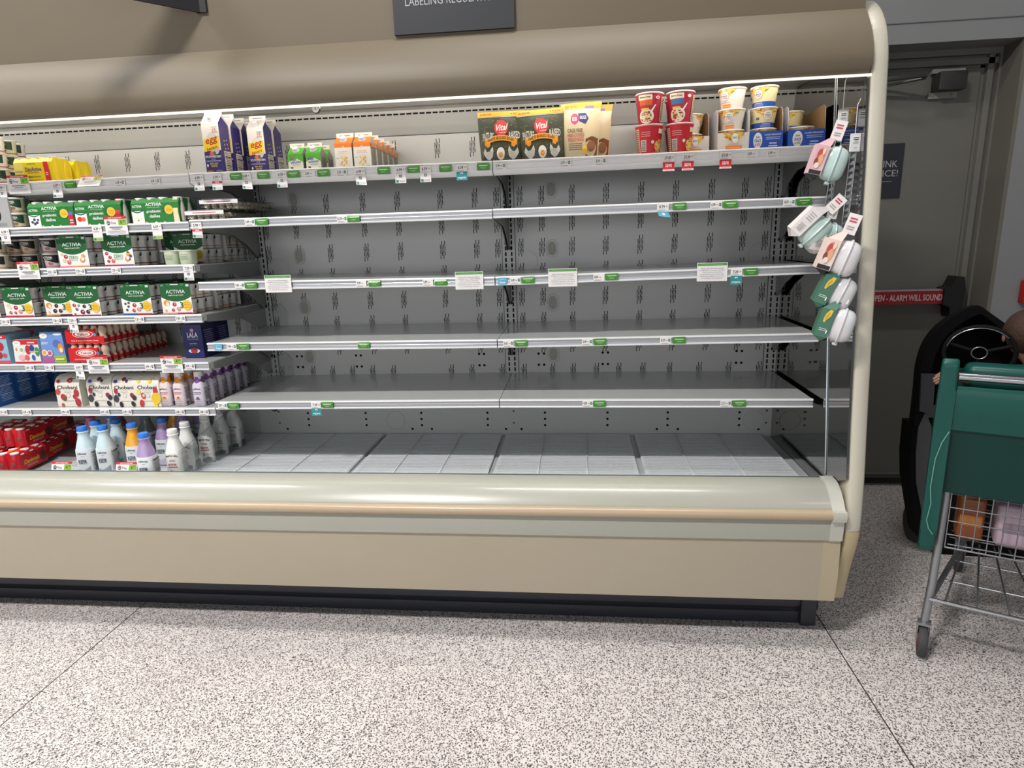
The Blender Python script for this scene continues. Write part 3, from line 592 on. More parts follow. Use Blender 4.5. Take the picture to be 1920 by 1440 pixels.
for i in range(170):
    x, z = random.uniform(.04, .96), random.uniform(.04, .86); q = random.uniform(0, PI); L = .02
    a.poly([(x-L*math.cos(q), z-L*math.sin(q)), (x+L*math.cos(q), z+L*math.sin(q)), (x+L*math.cos(q)+.005, z+L*math.sin(q)+.006), (x-L*math.cos(q)+.005, z-L*math.sin(q)+.006)], random.choice(('#7f8a3f', '#6c7a3a', '#9aa05a')))
a.rect(0, .90, 1, 1, '#efa52a', 2); a.text('6G PROTEIN', .18, .945, .24, .035, '#5d4218', bold=True); a.text('6 EGGS', .82, .945, .22, .03, '#5d4218', bold=True); a.rect(.01, .885, .99, .893, '#d9d8cf')
a.text('PASTURE', .22, .49, .25, .15, '#dedcd2', bold=True, arc=.02); a.text('RAISED', .80, .50, .24, .14, '#dedcd2', bold=True, arc=.02)
a.ell(.51, .66, .15, .155, '#cf2f37', n=14); a.text('Vital', .51, .67, .25, .13, '#f6ece8', bold=True, shear=.35, rot=.08); a.text('FARMS', .54, .565, .14, .03, '#f6ece8')
a.band(lambda x: .32+.09*(1-(2*(x-.5)/.74)**2), lambda x: .42+.10*(1-(2*(x-.5)/.74)**2), '#efa01f', 12, .13, .87); a.poly([(.13, .35), (.20, .27), (.26, .31), (.26, .44), (.13, .45)], '#e0921a'); a.poly([(.87, .35), (.80, .27), (.74, .31), (.74, .44), (.87, .45)], '#e0921a')
a.text('HARD BOILED EGGS', .5, .415, .58, .06, '#4a3a18', bold=True, arc=.05)
for s in (-1, 1):
    X = lambda t: .5+s*t
    a.poly([(X(.42), .17), (X(.38), .27), (X(.33), .19), (X(.26), .20), (X(.19), .30), (X(.17), .20), (X(.20), .09), (X(.28), .03), (X(.34), .05), (X(.38), .10)], '#cfcfc8')
a.ell(.5, .15, .095, .125, '#f6f3ea'); a.ell(.5, .125, .05, .055, '#efa01f')
pouch('hen pouch', .182, .185, .06, G, a)
a = Art(8); a.rect(0, .88, 1, 1, '#c3a238', 2); a.text('EGGS TO GO', .25, .93, .3, .03, '#5d4a18'); a.rect(.6, .88, .82, .93, '#7d6aa0'); a.ell(.33, .70, .125, .12, '#f2e4e4'); a.ell(.33, .70, .11, .105, '#d0476a'); a.text('EB', .33, .70, .12, .07, '#f6eeee', bold=True)
a.poly([(.42, .80), (.62, .80), (.70, .70), (.62, .60), (.44, .66)], '#23327c'); a.text('EGGS', .55, .72, .17, .06, '#f4f4f6', bold=True)
a.text('CAGE FREE', .33, .49, .42, .07, '#4a3d36', bold=True); a.text('HARD-COOKED', .35, .405, .46, .065, '#b3343a', bold=True); a.text('PEELED EGGS', .35, .325, .44, .065, '#b3343a', bold=True); a.lines(.14, .52, .13, .27, 4, '#5a5148', .4)
a.poly([(.62, .02), (.96, .02), (.97, .34), (.80, .38), (.62, .33)], '#7c4d2f'); a.ell(.78, .2, .12, .1, '#8f5c38'); a.ell(.6, .14, .07, .08, '#f0c13a')
pouch('tan pouch', .165, .20, .06, '#d9c9a4', a, topcurl=.06)
# --- paper meal cups ---------------------------------------------------------------
def paper_cup(key, r1, r2, H_, body, layers, lid='#e8e4da'):
    o = proto(key, 'meal_cup', 'meal cup'); mb = MB()
    mb.lathe([(r1-.002, 0), (r1, .002), (r2, H_-.004)], mat(body, .4), seg=32); mb.lathe([(r2+.002, H_-.006), (r2+.0038, H_-.003), (r2+.0025, H_), (r2-.002, H_+.0005), (.001, H_-.001)], mat(lid, .3), seg=32)
    b = mb.build('cup_body', o, smooth=50); mb = MB(); layers(mb, cyl(r1, r2, 0, H_-.005, -115, 115)); mb.build('printed_wrap', b, smooth=0)
def food(a, x0, x1, z0, z1, n, cols, r=.03, f=None):
    for i in range(n):
        x, z = random.uniform(x0, x1), random.uniform(z0, z1)
        if f and not f(x, z): continue
        a.ell(x, z, r*random.uniform(.5, 1), r*1.8*random.uniform(.5, 1), random.choice(cols), rot=random.uniform(0, 3), n=6)
BR = ('#c98a3c', '#8f4a26', '#e6c25a', '#b3372a', '#d9a95a', '#6b3a22')
a = Art(20); a.rect(0, 0, 1, 1, '#a5203a', 3); a.poly([(.22, .05), (.52, .05), (.5, .98), (.2, .98)], '#c22a40'); a.rect(.24, .62, .50, .80, '#c8582a'); a.rect(.22, .80, .5, .97, '#e6dcc0'); a.text('Jimmy Dean', .36, .885, .22, .08, '#2a2a20', bold=True)
a.ell(.38, .26, .17, .24, '#efe4cc', n=12); food(a, .26, .5, .08, .42, 26, BR, .024); a.rect(.28, .47, .44, .53, '#d8c43a'); a.poly([(.46, .40), (.5, .38), (.58, .62), (.56, .64)], '#e9e6e2'); a.rect(.70, .1, .86, .9, '#e2cfae', 3); a.lines(.71, .85, .12, .88, 14, '#5a3a34', .4)
a.ell(.6, .86, .035, .05, '#efe3df'); a.ell(.6, .86, .02, .03, '#a5203a')
paper_cup('red cup front', .037, .050, .108, '#a5203a', a, '#d9b4b6')
a = Art(20); a.rect(0, 0, 1, 1, '#a5203a', 3); a.rect(.24, .62, .50, .78, '#2d6da8'); a.rect(.22, .80, .5, .97, '#e6dcc0'); a.text('Jimmy Dean', .36, .885, .22, .08, '#2a2a20', bold=True)
a.ell(.38, .26, .17, .24, '#efe4cc', n=12); food(a, .26, .5, .08, .42, 26, BR, .024); a.rect(.28, .47, .44, .53, '#d8c43a'); a.poly([(.46, .40), (.5, .38), (.58, .62), (.56, .64)], '#e9e6e2'); a.rect(.70, .1, .86, .9, '#e2cfae', 3); a.lines(.71, .85, .12, .88, 14, '#5a3a34', .4); a.ell(.6, .86, .035, .05, '#efe3df')
paper_cup('red cup blue', .037, .050, .108, '#a5203a', a, '#d9b4b6')
a = Art(20); a.rect(0, 0, 1, 1, '#c5202e', 3); a.rect(.16, .02, .26, .9, '#e2cfae', 3); a.lines(.17, .25, .06, .88, 12, '#5a3a34', .4); a.rect(.30, .1, .42, .5, '#ece6e0'); a.lines(.31, .41, .12, .48, 9, '#2a2022', .5); a.lines(.32, .5, .6, .8, 3, '#e9b9b5', .3)
a.ell(.72, .30, .12, .22, '#e9c862', n=12); food(a, .63, .8, .1, .5, 16, BR, .022); a.rect(.66, .72, .78, .88, '#e6dcc0'); a.ell(.55, .42, .03, .06, '#f0e8e4')
paper_cup('red cup back', .037, .050, .105, '#c5202e', a, '#d9b4b6')
for key, base, foot in (('orange bowl', '#e9e2d8', '#ef8530'), ('yellow bowl', '#e4d9a8', '#1f4fae')):
    random.seed(5); a = Art(20); a.rect(0, 0, 1, 1, base, 3)
    if foot == '#1f4fae': a.rect(0, 0, 1, .28, foot); a.rect(.42, .20, .6, .225, '#dfe5f0'); a.lines(.38, .62, .05, .18, 3, '#aebddd', .3)
    else: a.rect(.44, .06, .64, .24, '#ef8530'); a.rect(.45, .13, .63, .155, '#f6cfa8'); a.rect(.36, .31, .62, .35, '#efa66a'); a.rect(.02, .08, .2, .22, '#efa060'); a.lines(.04, .24, .35, .9, 8, '#9a9088', .35, .2)
    a.band(lambda x: .52+.5*abs((x-.5)/.24)**1.6*.9, lambda x: .99, '#efc45a', 10, .27, .73)
    food(a, .27, .73, .5, .97, 90, ('#e08a2c', '#f2cc3a', '#c5442a', '#f6e7b8', '#6a8a3a', '#e9a53a', '#fbf0d0'), .024, lambda x, z: z > .57+.42*abs((x-.5)/.24)**1.6)
    a.ell(.52, .66, .075, .22, '#f7f6f2', n=12); a.text('Just', .52, .76, .07, .08, '#27304d', bold=True); a.text('CRACK', .52, .65, .12, .09, '#27304d', bold=True); a.text('an EGG', .52, .55, .09, .06, '#a02a40', bold=True)
    if foot == '#1f4fae': a.lines(.08, .24, .4, .9, 7, '#8c8460', .35, .2); a.rect(.3, .42, .36, .55, '#6a6450')
    paper_cup(key, .037, .0475, .072, base, a, '#efe9d8')
# --- display trays ---------------------------------------------------------------
def tray(key, W_, D_, hf, hb, outer, art):
    o = proto(key, 'display_tray', 'tray'); IN = mat('#8a6a45', .8); OUT = mat(outer, .4); t = .0025
    mb = MB(); mb.box(-W_/2, W_/2, 0, D_, 0, t, IN); mb.box(-W_/2, W_/2, 0, t, 0, hf, OUT)
    mb.box(-W_/2, W_/2, D_-t, D_, 0, hb, IN)
    for sx in (-1, 1):
        x0, x1 = (sx*W_/2, sx*(W_/2-t)); pr = [(0, 0), (D_, 0), (D_, hb), (.045, hb), (.02, hb-.01), (.012, hb*.75), (.008, hf)]
        pr = [(y, z) for y, z in pr]; xm = (x0+x1)/2
        mb.extr([(0, 0), (D_, 0), (D_, hf), (0, hf)], 'x', x0, xm, OUT); mb.extr([(.008, hf), (D_, hf)]+pr[2:-1], 'x', x0, xm, mat('#d3d5da', .5)); mb.extr(pr+[(0, hf)], 'x', xm, x1, IN)
    b = mb.build('tray_body', o, smooth=0); mb = MB(); art(mb, front(W_, hf)); mb.build('printed_front', b, smooth=0)
a = Art(); a.rect(0, 0, 1, 1, '#1f4fae'); a.ell(.26, .50, .135, .44, '#eef0f4', n=14); a.text('Just', .26, .68, .12, .16, '#27304d', bold=True); a.text('CRACK', .26, .48, .2, .17, '#27304d', bold=True); a.text('an EGG', .26, .28, .16, .13, '#a02a40', bold=True)
a.text('CLASSIC BREAKFAST', .70, .80, .50, .09, '#dfe6f4', bold=True); a.lines(.5, .92, .5, .7, 2, '#b9c7e6', .35); a.rect(.6, .28, .82, .36, '#b9c7e6'); a.rect(.58, .14, .84, .2, '#dfe6f4')
tray('blue tray', .128, .30, .062, .150, '#1f4fae', a)
a = Art(); a.rect(0, 0, 1, 1, '#e6e1da'); a.band(lambda x: .45+1.1*abs(x-.5)**1.3*1.4, lambda x: 1, '#efc45a', 12, .18, .82); random.seed(8)
food(a, .2, .8, .5, .97, 50, ('#e08a2c', '#f2cc3a', '#c5442a', '#f6e7b8', '#6a8a3a'), .03, lambda x, z: z > .5+1.1*abs(x-.5)**1.3*1.4); a.ell(.53, .70, .10, .26, '#f7f6f2'); a.text('CRACK', .53, .72, .16, .11, '#27304d', bold=True); a.rect(.25, .06, .75, .27, '#ef8530'); a.rect(.3, .14, .7, .19, '#f6cfa8'); a.rect(.32, .34, .68, .38, '#efa66a')
tray('white tray', .115, .30, .062, .150, '#e2ddd4', a)
# --- bottles ------------------------------------------------------------------------
def kefir(key, top, cap, brand, low, name='KEFIR', maple=False):
    o = proto(key, 'kefir_bottle', 'bottle'); mb = MB(); B = mat('#e2e8ea' if not maple else '#e6e6e2', .2, coat=.3); Tm = mat(top, .22, coat=.3); e = 3.2
    prof = [(.029, 0), (.0335, .004), (.035, .02), (.035, .108), (.0338, .120)]
    mb.lathe(prof, B, seg=32, e=e, sy=1); mb.lathe([(.0338, .120), (.0300, .138), (.0245, .156), (.0205, .170), (.0195, .180)], Tm, seg=32, e=2.6, cap=False); mb.lathe([(.0195, .180), (.0190, .185), (.0215, .190), (.0225, .194), (.018, .197)], Tm, seg=28, cap=True)
    b = mb.build('bottle_body', o, smooth=60); mb = MB(); mb.lathe([(.0195, .196), (.020, .198), (.020, .213), (.0185, .2155), (.001, .216)], mat(cap, .3), seg=28); mb.build('cap', o)
    mb = MB(); a = Art(4)
    def f(x, z, ee): # flat-ish front with rounded corners
        q = (x-.5)*2; return (q*.027, -.0352-ee+abs(q)**6*.007, .006+z*.112)
    if maple:
        a.text('MAPLE HILL', .5, .90, .95, .075, '#23211f', bold=True, arc=.02); a.text('KEFIR', .5, .58, .62, .09, '#a3283c', bold=True); a.rect(.15, .47, .85, .50, '#a3283c'); a.lines(.3, .75, .7, .8, 2, '#b05a66', .35); a.ell(.36, .30, .08, .08, '#8a8f8c'); a.lines(.5, .8, .28, .34, 2, '#8c8c88', .4); a.poly([(.2, .02), (.95, .02), (.97, .16), (.7, .22), (.5, .14), (.3, .18)], '#6a6e6e')
    else:
        a.band(lambda x: 0.0, lambda x: .16+.22*x**2, low, 8); a.text('Lifeway', .5, .86, .66, .10, '#23314f', bold=True); a.band(lambda x: .775-.03*(1-((x-.5)/.13)**2), lambda x: .785-.03*(1-((x-.5)/.13)**2), '#3a5a86', 6, .37, .63); a.text('KEFIR', .46, .56, .62, .14, '#1c2b45', bold=True); a.rect(.1, .465, .76, .478, '#4a5a70'); a.rect(.08, .2, .2, .24, '#6a7a86')
    a(mb, f); mb.build('printed_front', b, smooth=0); mb = MB()
    s = Art(4)
    if not maple: s.rect(.05, .1, .95, .92, '#dfe2e2'); s.lines(.08, .92, .12, .9, 15, '#3c4046', .42, .25); s.rect(.08, .86, .92, .89, '#25282c'); s.rect(.08, .45, .92, .47, '#25282c')
    else: s.lines(.1, .9, .2, .8, 10, '#9a9a96', .35, .3); s.rect(.15, .02, .9, .3, '#6a6e6e')
    s(mb, lambda x, z, ee: (.0352+ee-abs((x-.5)*2)**6*.007, (x-.5)*.060, .006+z*.112)); mb.build('printed_side', b, smooth=0)
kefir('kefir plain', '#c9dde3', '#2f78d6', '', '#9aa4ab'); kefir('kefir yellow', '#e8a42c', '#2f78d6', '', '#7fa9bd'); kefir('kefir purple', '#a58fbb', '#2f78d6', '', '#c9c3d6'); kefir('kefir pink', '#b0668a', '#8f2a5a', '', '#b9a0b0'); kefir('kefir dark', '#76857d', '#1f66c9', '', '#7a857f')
kefir('maple', '#e6e6e2', '#dcdcda', '', '', maple=True)
def pillar(key, body, collar, ink, fruit):
    o = proto(key, 'yogurt_bottle', 'bottle'); mb = MB(); B = mat(body, .25, coat=.2)
    mb.lathe([(.023, 0), (.0265, .004), (.027, .084), (.025, .096), (.019, .106), (.0165, .112), (.0165, .138)], B, seg=28, e=3.4); b = mb.build('bottle_body', o, smooth=60)
    mb = MB(); mb.lathe([(.0215, .102), (.0205, .110), (.0182, .122), (.0175, .132)], mat(collar, .35), seg=24, cap=False); mb.build('neck_band', o); mb = MB(); mb.lathe([(.0180, .130), (.0185, .150), (.0172, .152), (.001, .1525)], mat('#e6e5e6', .3), seg=24); mb.build('cap', o)
    mb = MB(); a = Art(3); a.text('pillars', .5, .85, .72, .11, '#3c3a48', bold=True, arc=.01); a.rect(.1, .68, .9, .71, ink); a.rect(.14, .61, .86, .64, ink); a.ell(.5, .42, .14, .06, fruit); a.ell(.5, .37, .25, .035, '#e39a3c' if fruit != '#5a3a5a' else '#7a5a7a'); a.rect(.15, .26, .85, .28, '#8a8490'); a.text('100-2G-4', .5, .16, .72, .05, '#4a4650'); a.rect(.2, .07, .8, .09, '#8a8490')
    a(mb, lambda x, z, e: ((x-.5)*.044, -.0271-e+abs((x-.5)*2)**6*.004, z*.090)); mb.build('printed_front', b, smooth=0); mb = MB(); s = Art(3); s.lines(.12, .88, .3, .92, 9, '#57545c', .4, .3); s.rect(.15, .05, .45, .22, '#57545c'); s.rect(.6, .05, .85, .2, '#8a868e')
    s(mb, lambda x, z, e: (.0271+e-abs((x-.5)*2)**6*.004, (x-.5)*.044, z*.090)); mb.build('printed_side', b, smooth=0)
pillar('pillar orange', '#e8dadd', '#e2922c', '#c2504a', '#c8402f'); pillar('pillar purple', '#d9d2df', '#7d4a92', '#4a3a78', '#5a3a5a')
# --- four cups in a curved sleeve -----------------------------------------------------
def chob(key, cups, fr):
    o = proto(key, 'yogurt_four_pack', 'yogurt'); W_, D_, H_ = .117, .125, .135; mb = MB(); pr = [(0, 0), (0, .095), (.006, .115), (.02, .130), (.04, .137), (D_-.04, .137), (D_-.02, .130), (D_-.006, .115), (D_, .095), (D_, 0)]
    mb.extr(pr, 'x', -W_/2, W_/2, mat('#e6e2d6', .4)); b = mb.build('sleeve', o, smooth=30)
    def f(x, z, e):
        zz = z*.15
        pts = [(0, 0, 0), (.095, 0, .095), (.116, .006, .115), (.140, .02, .130), (.162, .04, .137)]
        for (s0, y0, z0), (s1, y1, z1) in zip(pts, pts[1:]):
            if zz <= s1 or s1 == .162: t = (zz-s0)/(s1-s0); return ((x-.5)*W_, y0+(y1-y0)*t-e, z0+(z1-z0)*t+e*.5)
    mb = MB(); a = Art(1)
    for x0 in (.14, .62): a.poly([(x0+.03, .86), (x0+.19, .86), (x0+.23, .99), (x0, .99)], cups)
    a.text('Chobani', .5, .575, .82, .115, '#23222a', bold=True); a.text('Greek Yogurt', .5, .47, .32, .03, '#7d7a78'); a.rect(.36, .425, .64, .435, '#9a9690'); a.ell(.5, .335, .085, .065, '#b9b6ae'); a.ell(.5, .335, .07, .052, '#e6e2d6'); a.ell(.15, .76, .075, .06, fr[0][3] if cups != '#2b2350' else '#5b4a9a'); a.rect(.3, .16, .75, .17, '#9a9690')
    for i, (x, z, r, c) in enumerate(fr): a.ell(x, z, r, r*.85, c, rot=i*.7)
    a(mb, f); mb.build('printed_front', b, smooth=0); mb = MB(); s = Art(); s.lines(.2, .8, .1, .6, 14, '#9f9b92', .35, .3); s(mb, side(D_, .12, W_/2)); mb.build('printed_side', b, smooth=0)
    mb = MB()
    for y in (.034, .091): mb.box(-W_/2+.004, W_/2-.004, y-.02, y+.02, .001, .01, '#d9d6cc')
    mb.build('cup_base', o, smooth=0)
chob('chob straw', '#a02030', [(.62, .80, .11, '#b3303a'), (.10, .44, .10, '#c94a48'), (.84, .40, .12, '#b3303a'), (.74, .28, .07, '#b3303a'), (.30, .27, .12, '#b3303a'), (.33, .21, .06, '#3f6a34'), (.22, .04, .06, '#c94a48'), (.86, .12, .13, '#b3303a')])
chob('chob mixed', '#2b2350', [(.50, .84, .09, '#8a2f4a'), (.63, .77, .06, '#2a2a3c'), (.14, .47, .09, '#a8304a'), (.26, .36, .06, '#2a3050'), (.82, .33, .09, '#8a2f4a'), (.90, .26, .09, '#3a2a3a'), (.12, .24, .12, '#3a3a44'), (.30, .06, .09, '#2a2a30'), (.82, .08, .09, '#2a2a30')])
chob('chob banana', '#c22a5a', [(.62, .76, .08, '#e6cc3a'), (.12, .44, .09, '#efd95a'), (.84, .46, .11, '#c0343a'), (.30, .32, .10, '#c94a48'), (.32, .33, .05, '#efd9c9'), (.84, .24, .20, '#e6c62c'), (.2, .1, .11, '#c0343a'), (.80, .04, .09, '#e6cc3a')])
# --- five little bottles in film ---------------------------------------------------------
o = proto('probiotic five', 'probiotic_five_pack', 'yogurt drink', 'red five packs of small bottles stacked two high'); W_ = .178
mb = MB(); mb.lathe([(.0135, 0), (.0165, .003), (.0165, .028), (.0125, .036), (.0125, .042), (.0165, .052), (.0155, .064), (.011, .073), (.0105, .078)], mat('#cbb29c', .35), seg=14); mb.lathe([(.0125, .077), (.0125, .0795), (.001, .080)], mat('#c23a35', .3), seg=12); mb.lathe([(.0168, .006), (.0168, .024)], mat('#b3202a', .35), seg=14, cap=False)
for i in range(5):
    if i == 0: q0 = q = mb.build('bottle', o)
    else: q = q0.copy(); C.objects.link(q); q.parent = o
    q.location = (-W_/2+.018+i*.0355, .018, 0)
mb = MB(); mb.extr([(-.001, .004), (-.001, .060), (.006, .066), (.006, .004)], 'x', -W_/2, W_/2-.04, mat('#cf1f26', .22, coat=.4)); mb.box(-W_/2, W_/2-.002, -.001, .001, .004, .034, mat('#cf1f26', .22, coat=.4)); b = mb.build('film', o, smooth=0)
mb = MB(); a = Art(1); a.ell(.46, .66, .27, .27, '#e8dfd8', n=16); a.ell(.46, .66, .25, .235, '#c41d24', n=16); a.ell(.46, .66, .20, .19, '#efe6e0', n=16); a.text('Yakult', .46, .66, .30, .20, '#b81c22', bold=True); a.text('Live & Active Probiotic Drink', .5, .2, .7, .09, '#f0d9d4', bold=True); a.ell(.78, .62, .035, .12, '#4a8fc0')
a(mb, lambda x, z, e: (-W_/2+x*W_, -.0012-e, .004+z*.060 if x < .78 else .004+z*.060)); mb.build('printed_front', b, smooth=0)
# --- red six packs -----------------------------------------------------------------------
o = proto('red six', 'drink_six_pack', 'yogurt drink'); W_, D_, H_ = .10, .165, .085
mb = MB(); pr = [(-W_/2, 0), (W_/2, 0), (W_/2, H_*.8), (W_/2-.016, H_), (-W_/2+.016, H_), (-W_/2, H_*.8)]; mb.extr(pr, 'y', .004, D_, mat('#c41a24', .3)); b = mb.build('sleeve', o, smooth=0)
mb = MB(); a = Art(1); a.text('Danimals', .42, .52, .56, .30, '#f0c02a', bold=True, shear=.1); a.lines(.22, .62, .15, .3, 2, '#e3b0b4', .4); a.ell(.84, .5, .13, .36, '#8a1a24', n=12); a.ell(.84, .5, .10, .28, '#4a2a24', n=12); a.rect(.92, .95, .99, 1.0, '#5a6a2a'); a(mb, side(D_-.004, H_*.8, W_/2, .004)); mb.build('printed_side', b, smooth=0); mb = MB()
a = Art(); a.poly([(.1, 0), (.45, 0), (.35, 1), (.05, 1)], '#e8651e'); a.poly([(.6, .2), (.8, .2), (.7, .7), (.55, .7)], '#d8431e'); a(mb, lambda x, z, e: (-W_/2+.016+x*(W_-.032), .004+z*(D_-.004), H_+e)); mb.build('printed_top', b, smooth=0)
mb = MB(); mb.lathe([(.019, 0), (.0225, .004), (.0225, .055), (.018, .070), (.0165, .078)], mat('#b81c2a', .3), seg=14); mb.lathe([(.0168, .078), (.0172, .083), (.001, .084)], '#e6e0dc', seg=14); mb.ball((0, -.018, .035), .012, mat('#7a4a3c', .5), sy=.5, seg=8, rings=6)
for k, (sx, y) in enumerate([(s, .024+j*.058) for j in range(3) for s in (-1, 1)]):
    if k == 0: q0 = q = mb.build('bottle', o)
    else: q = q0.copy(); C.objects.link(q); q.parent = o
    q.location = (sx*.026, y-.012, .003)
mb = MB()
for sx in (-1, 1):
    for j in range(3): mb.lathe([(.0105, 0), (.0105, .003), (.001, .0035)], mat('#d9d2c9', .4), seg=10, cx=sx*.041, cy=.03+j*.054)
mb.xform(lambda v: Vector((v.x, v.y, v.z+H_*.88-.002))); mb.build('lid', o)
# --- clear trays of speckled eggs -------------------------------------------------------
o = proto('quail', 'quail_egg_pack', 'eggs'); W_, D_ = .165, .33
mb = MB(); mb.rbox(-W_/2, W_/2, 0, D_, 0, .016, clear_mat('clear_plastic'), .004); mb.rbox(-W_/2+.002, W_/2-.002, .002, D_-.002, .017, .043, clear_mat('clear_plastic'), .006); mb.build('clear_tray', o, smooth=40)
def speckle():
    mm = bpy.data.materials.new('speckled_shell'); mm.use_nodes = True; nt = mm.node_tree; b = nt.nodes['Principled BSDF']; tc = nt.nodes.new('ShaderNodeTexCoord'); v = nt.nodes.new('ShaderNodeTexNoise'); v.inputs['Scale'].default_value = 240; r = nt.nodes.new('ShaderNodeValToRGB')
    r.color_ramp.elements[0].position = .55; r.color_ramp.elements[0].color = lin((228, 208, 180)); r.color_ramp.elements[1].position = .62; r.color_ramp.elements[1].color = lin((84, 60, 46))
    nt.links.new(tc.outputs['Object'], v.inputs['Vector']); nt.links.new(v.outputs['Fac'], r.inputs[0]); nt.links.new(r.outputs[0], b.inputs['Base Color']); b.inputs['Roughness'].default_value = .5; return mm
mb = MB(); mb.ball((0, 0, 0), .0128, speckle(), sz=1.3, seg=12, rings=8); k = 0
for j in range(10):
    for i in range(5):
        if 1 <= i <= 2 and j > 0: continue
        if k == 0: q0 = q = mb.build('egg', o); k = 1
        else: q = q0.copy(); C.objects.link(q); q.parent = o
        q.location = (-W_/2+.022+i*.0305, .022+j*.031, .0205); q.rotation_euler = (.2*(i-2), .15, i+j)
mb = MB(); mb.box(-W_/2, W_/2, -.0008, 0, .026, .041, '#ebe8e6'); mb.box(-W_/2+.01, W_/2-.01, 0, .05, .0432, .0438, '#ebe8e6'); Art().lines(.2, .8, .35, .65, 1, '#b9535c', .6)(mb, lambda x, z, e: (-W_/2+x*W_, -.0008-e, .026+z*.015)); mb.build('paper_band', o, smooth=0)
# --- misc boxes -----------------------------------------------------------------------------
def boxed(key, name, cat, W_, D_, H_, base, art=None, sart=None, top=None, taper=0):
    o = proto(key, name, cat); mb = MB(); B = mat(base, .38)
    mb.add([(-W_/2, 0, 0), (W_/2, 0, 0), (W_/2, D_, 0), (-W_/2, D_, 0), (-W_/2+taper, taper, H_), (W_/2-taper, taper, H_), (W_/2-taper, D_-taper, H_), (-W_/2+taper, D_-taper, H_)], [(0, 3, 2, 1), (4, 5, 6, 7), (0, 1, 5, 4), (1, 2, 6, 5), (2, 3, 7, 6), (3, 0, 4, 7)], B)
    b = mb.build('box_body', o, smooth=0); mb = MB()
    if art: art(mb, lambda x, z, e: (-W_/2+taper*z+x*(W_-2*taper*z), taper*z-e, z*H_))
    if mb.v: mb.build('printed_front', b, smooth=0)
    mb = MB()
    if sart: sart(mb, side(D_, H_, W_/2)); mb.build('printed_side', b, smooth=0)
    return o
a = Art(); a.rect(0, 0, 1, 1, '#232a63'); a.text('LALA', .5, .70, .55, .15, '#e8eaf4', bold=True); a.ell(.5, .84, .1, .05, '#d98a9a'); a.text('Yogurt Smoothie', .5, .57, .6, .05, '#c9cde6'); a.text('STRAWBERRY', .5, .44, .4, .04, '#c9cde6', bold=True); a.rect(.25, .385, .75, .395, '#6a72a8'); a.ell(.5, .22, .3, .07, '#d9dbe8'); a.ell(.5, .23, .18, .09, '#a8382f')
sa = Art(); sa.rect(0, 0, 1, 1, '#1c2252'); sa.lines(.15, .85, .2, .85, 10, '#8e94c0', .3, .3)
boxed('lala', 'smoothie_box', 'drink box', .088, .10, .145, '#232a63', a, sa)
a = Art(); sa = Art(); sa.rect(0, 0, 1, 1, '#1a4c92'); sa.rect(.1, .1, .88, .92, '#235aa6'); sa.lines(.14, .84, .14, .9, 16, '#9db7dc', .34, .35); sa.rect(.12, .6, .86, .615, '#cfdcf0'); sa.rect(.12, .34, .86, .35, '#cfdcf0')
boxed('blue box', 'drink_box', 'drink box', .10, .098, .150, '#1a4c92', sa, sa)
a = Art(); a.rect(0, 0, 1, 1, '#8fb9d0'); a.rect(0, .86, 1, 1, '#c2202c'); a.rect(0, 0, 1, .1, '#d9545c'); a.ell(.62, .6, .2, .16, '#b3232c'); a.ell(.25, .55, .16, .14, '#2a3a6b'); a.ell(.5, .3, .2, .14, '#a32a3a'); a.ell(.3, .3, .12, .1, '#e6e4e6'); a.ell(.8, .28, .1, .08, '#c94a52'); a.rect(.45, .9, .85, .95, '#f0d0d0')
boxed('kids blue', 'yogurt_box', 'yogurt', .105, .13, .125, '#8fb9d0', a, Art().lines(.2, .8, .2, .8, 8, '#c9c9c9', .3), taper=.004)
a = Art(); a.rect(0, 0, 1, 1, '#e3e4e2'); a.rect(0, .80, 1, 1, '#c8202e'); a.rect(0, 0, 1, .07, '#c8202e'); a.ell(.15, .86, .16, .11, '#f2f0ea'); a.text('yoplait', .14, .87, .17, .07, '#7a6a3a'); a.ell(.12, .60, .1, .12, '#f2efe8'); a.ell(.12, .60, .05, .08, '#d88a7c'); a.ell(.32, .58, .11, .13, '#f2efe8'); a.ell(.32, .58, .07, .09, '#9ab58a')
a.ell(.57, .58, .1, .2, '#b02a3c'); a.ell(.74, .66, .09, .14, '#26408f'); a.ell(.92, .5, .08, .2, '#2f8f5a'); a.rect(.62, .48, .98, .52, '#d9b46a'); a.ell(.3, .25, .13, .12, '#e5b0b0'); a.ell(.5, .25, .08, .12, '#e0604a'); a.ell(.75, .25, .06, .12, '#3a5fa8'); a.rect(.6, .86, .9, .92, '#efb8bc')
boxed('kids white', 'yogurt_box', 'yogurt', .125, .13, .102, '#e3e4e2', a, Art().lines(.2, .8, .2, .8, 8, '#c9c9c9', .3), taper=.004)
a = Art(); a.rect(0, 0, 1, 1, '#6d92d2'); a.rect(.5, 0, 1, .24, '#8fb63a'); a.rect(0, 0, .5, .2, '#b35a9a'); a.ell(.16, .88, .17, .09, '#f2f0ea'); a.text('yoplait', .16, .885, .2, .05, '#7a6a3a'); a.text('BERRY', .2, .64, .3, .07, '#dfeaf8', bold=True); a.ell(.8, .93, .2, .04, '#dfe9f6'); a.ell(.7, .62, .16, .13, '#4f6fb0'); a.ell(.86, .48, .12, .16, '#e0893a'); a.ell(.87, .42, .07, .08, '#f2e0b0'); a.ell(.13, .34, .12, .1, '#f3e0c0'); a.ell(.13, .34, .08, .07, '#e8a23a'); a.ell(.36, .32, .12, .1, '#f0d0d6'); a.ell(.36, .32, .08, .07, '#c0506a'); a.rect(.58, .1, .94, .16, '#e5d98a')
boxed('kids sky', 'yogurt_box', 'yogurt', .112, .13, .135, '#6d92d2', a, Art().lines(.2, .8, .2, .8, 8, '#c9c9c9', .3), taper=.004)
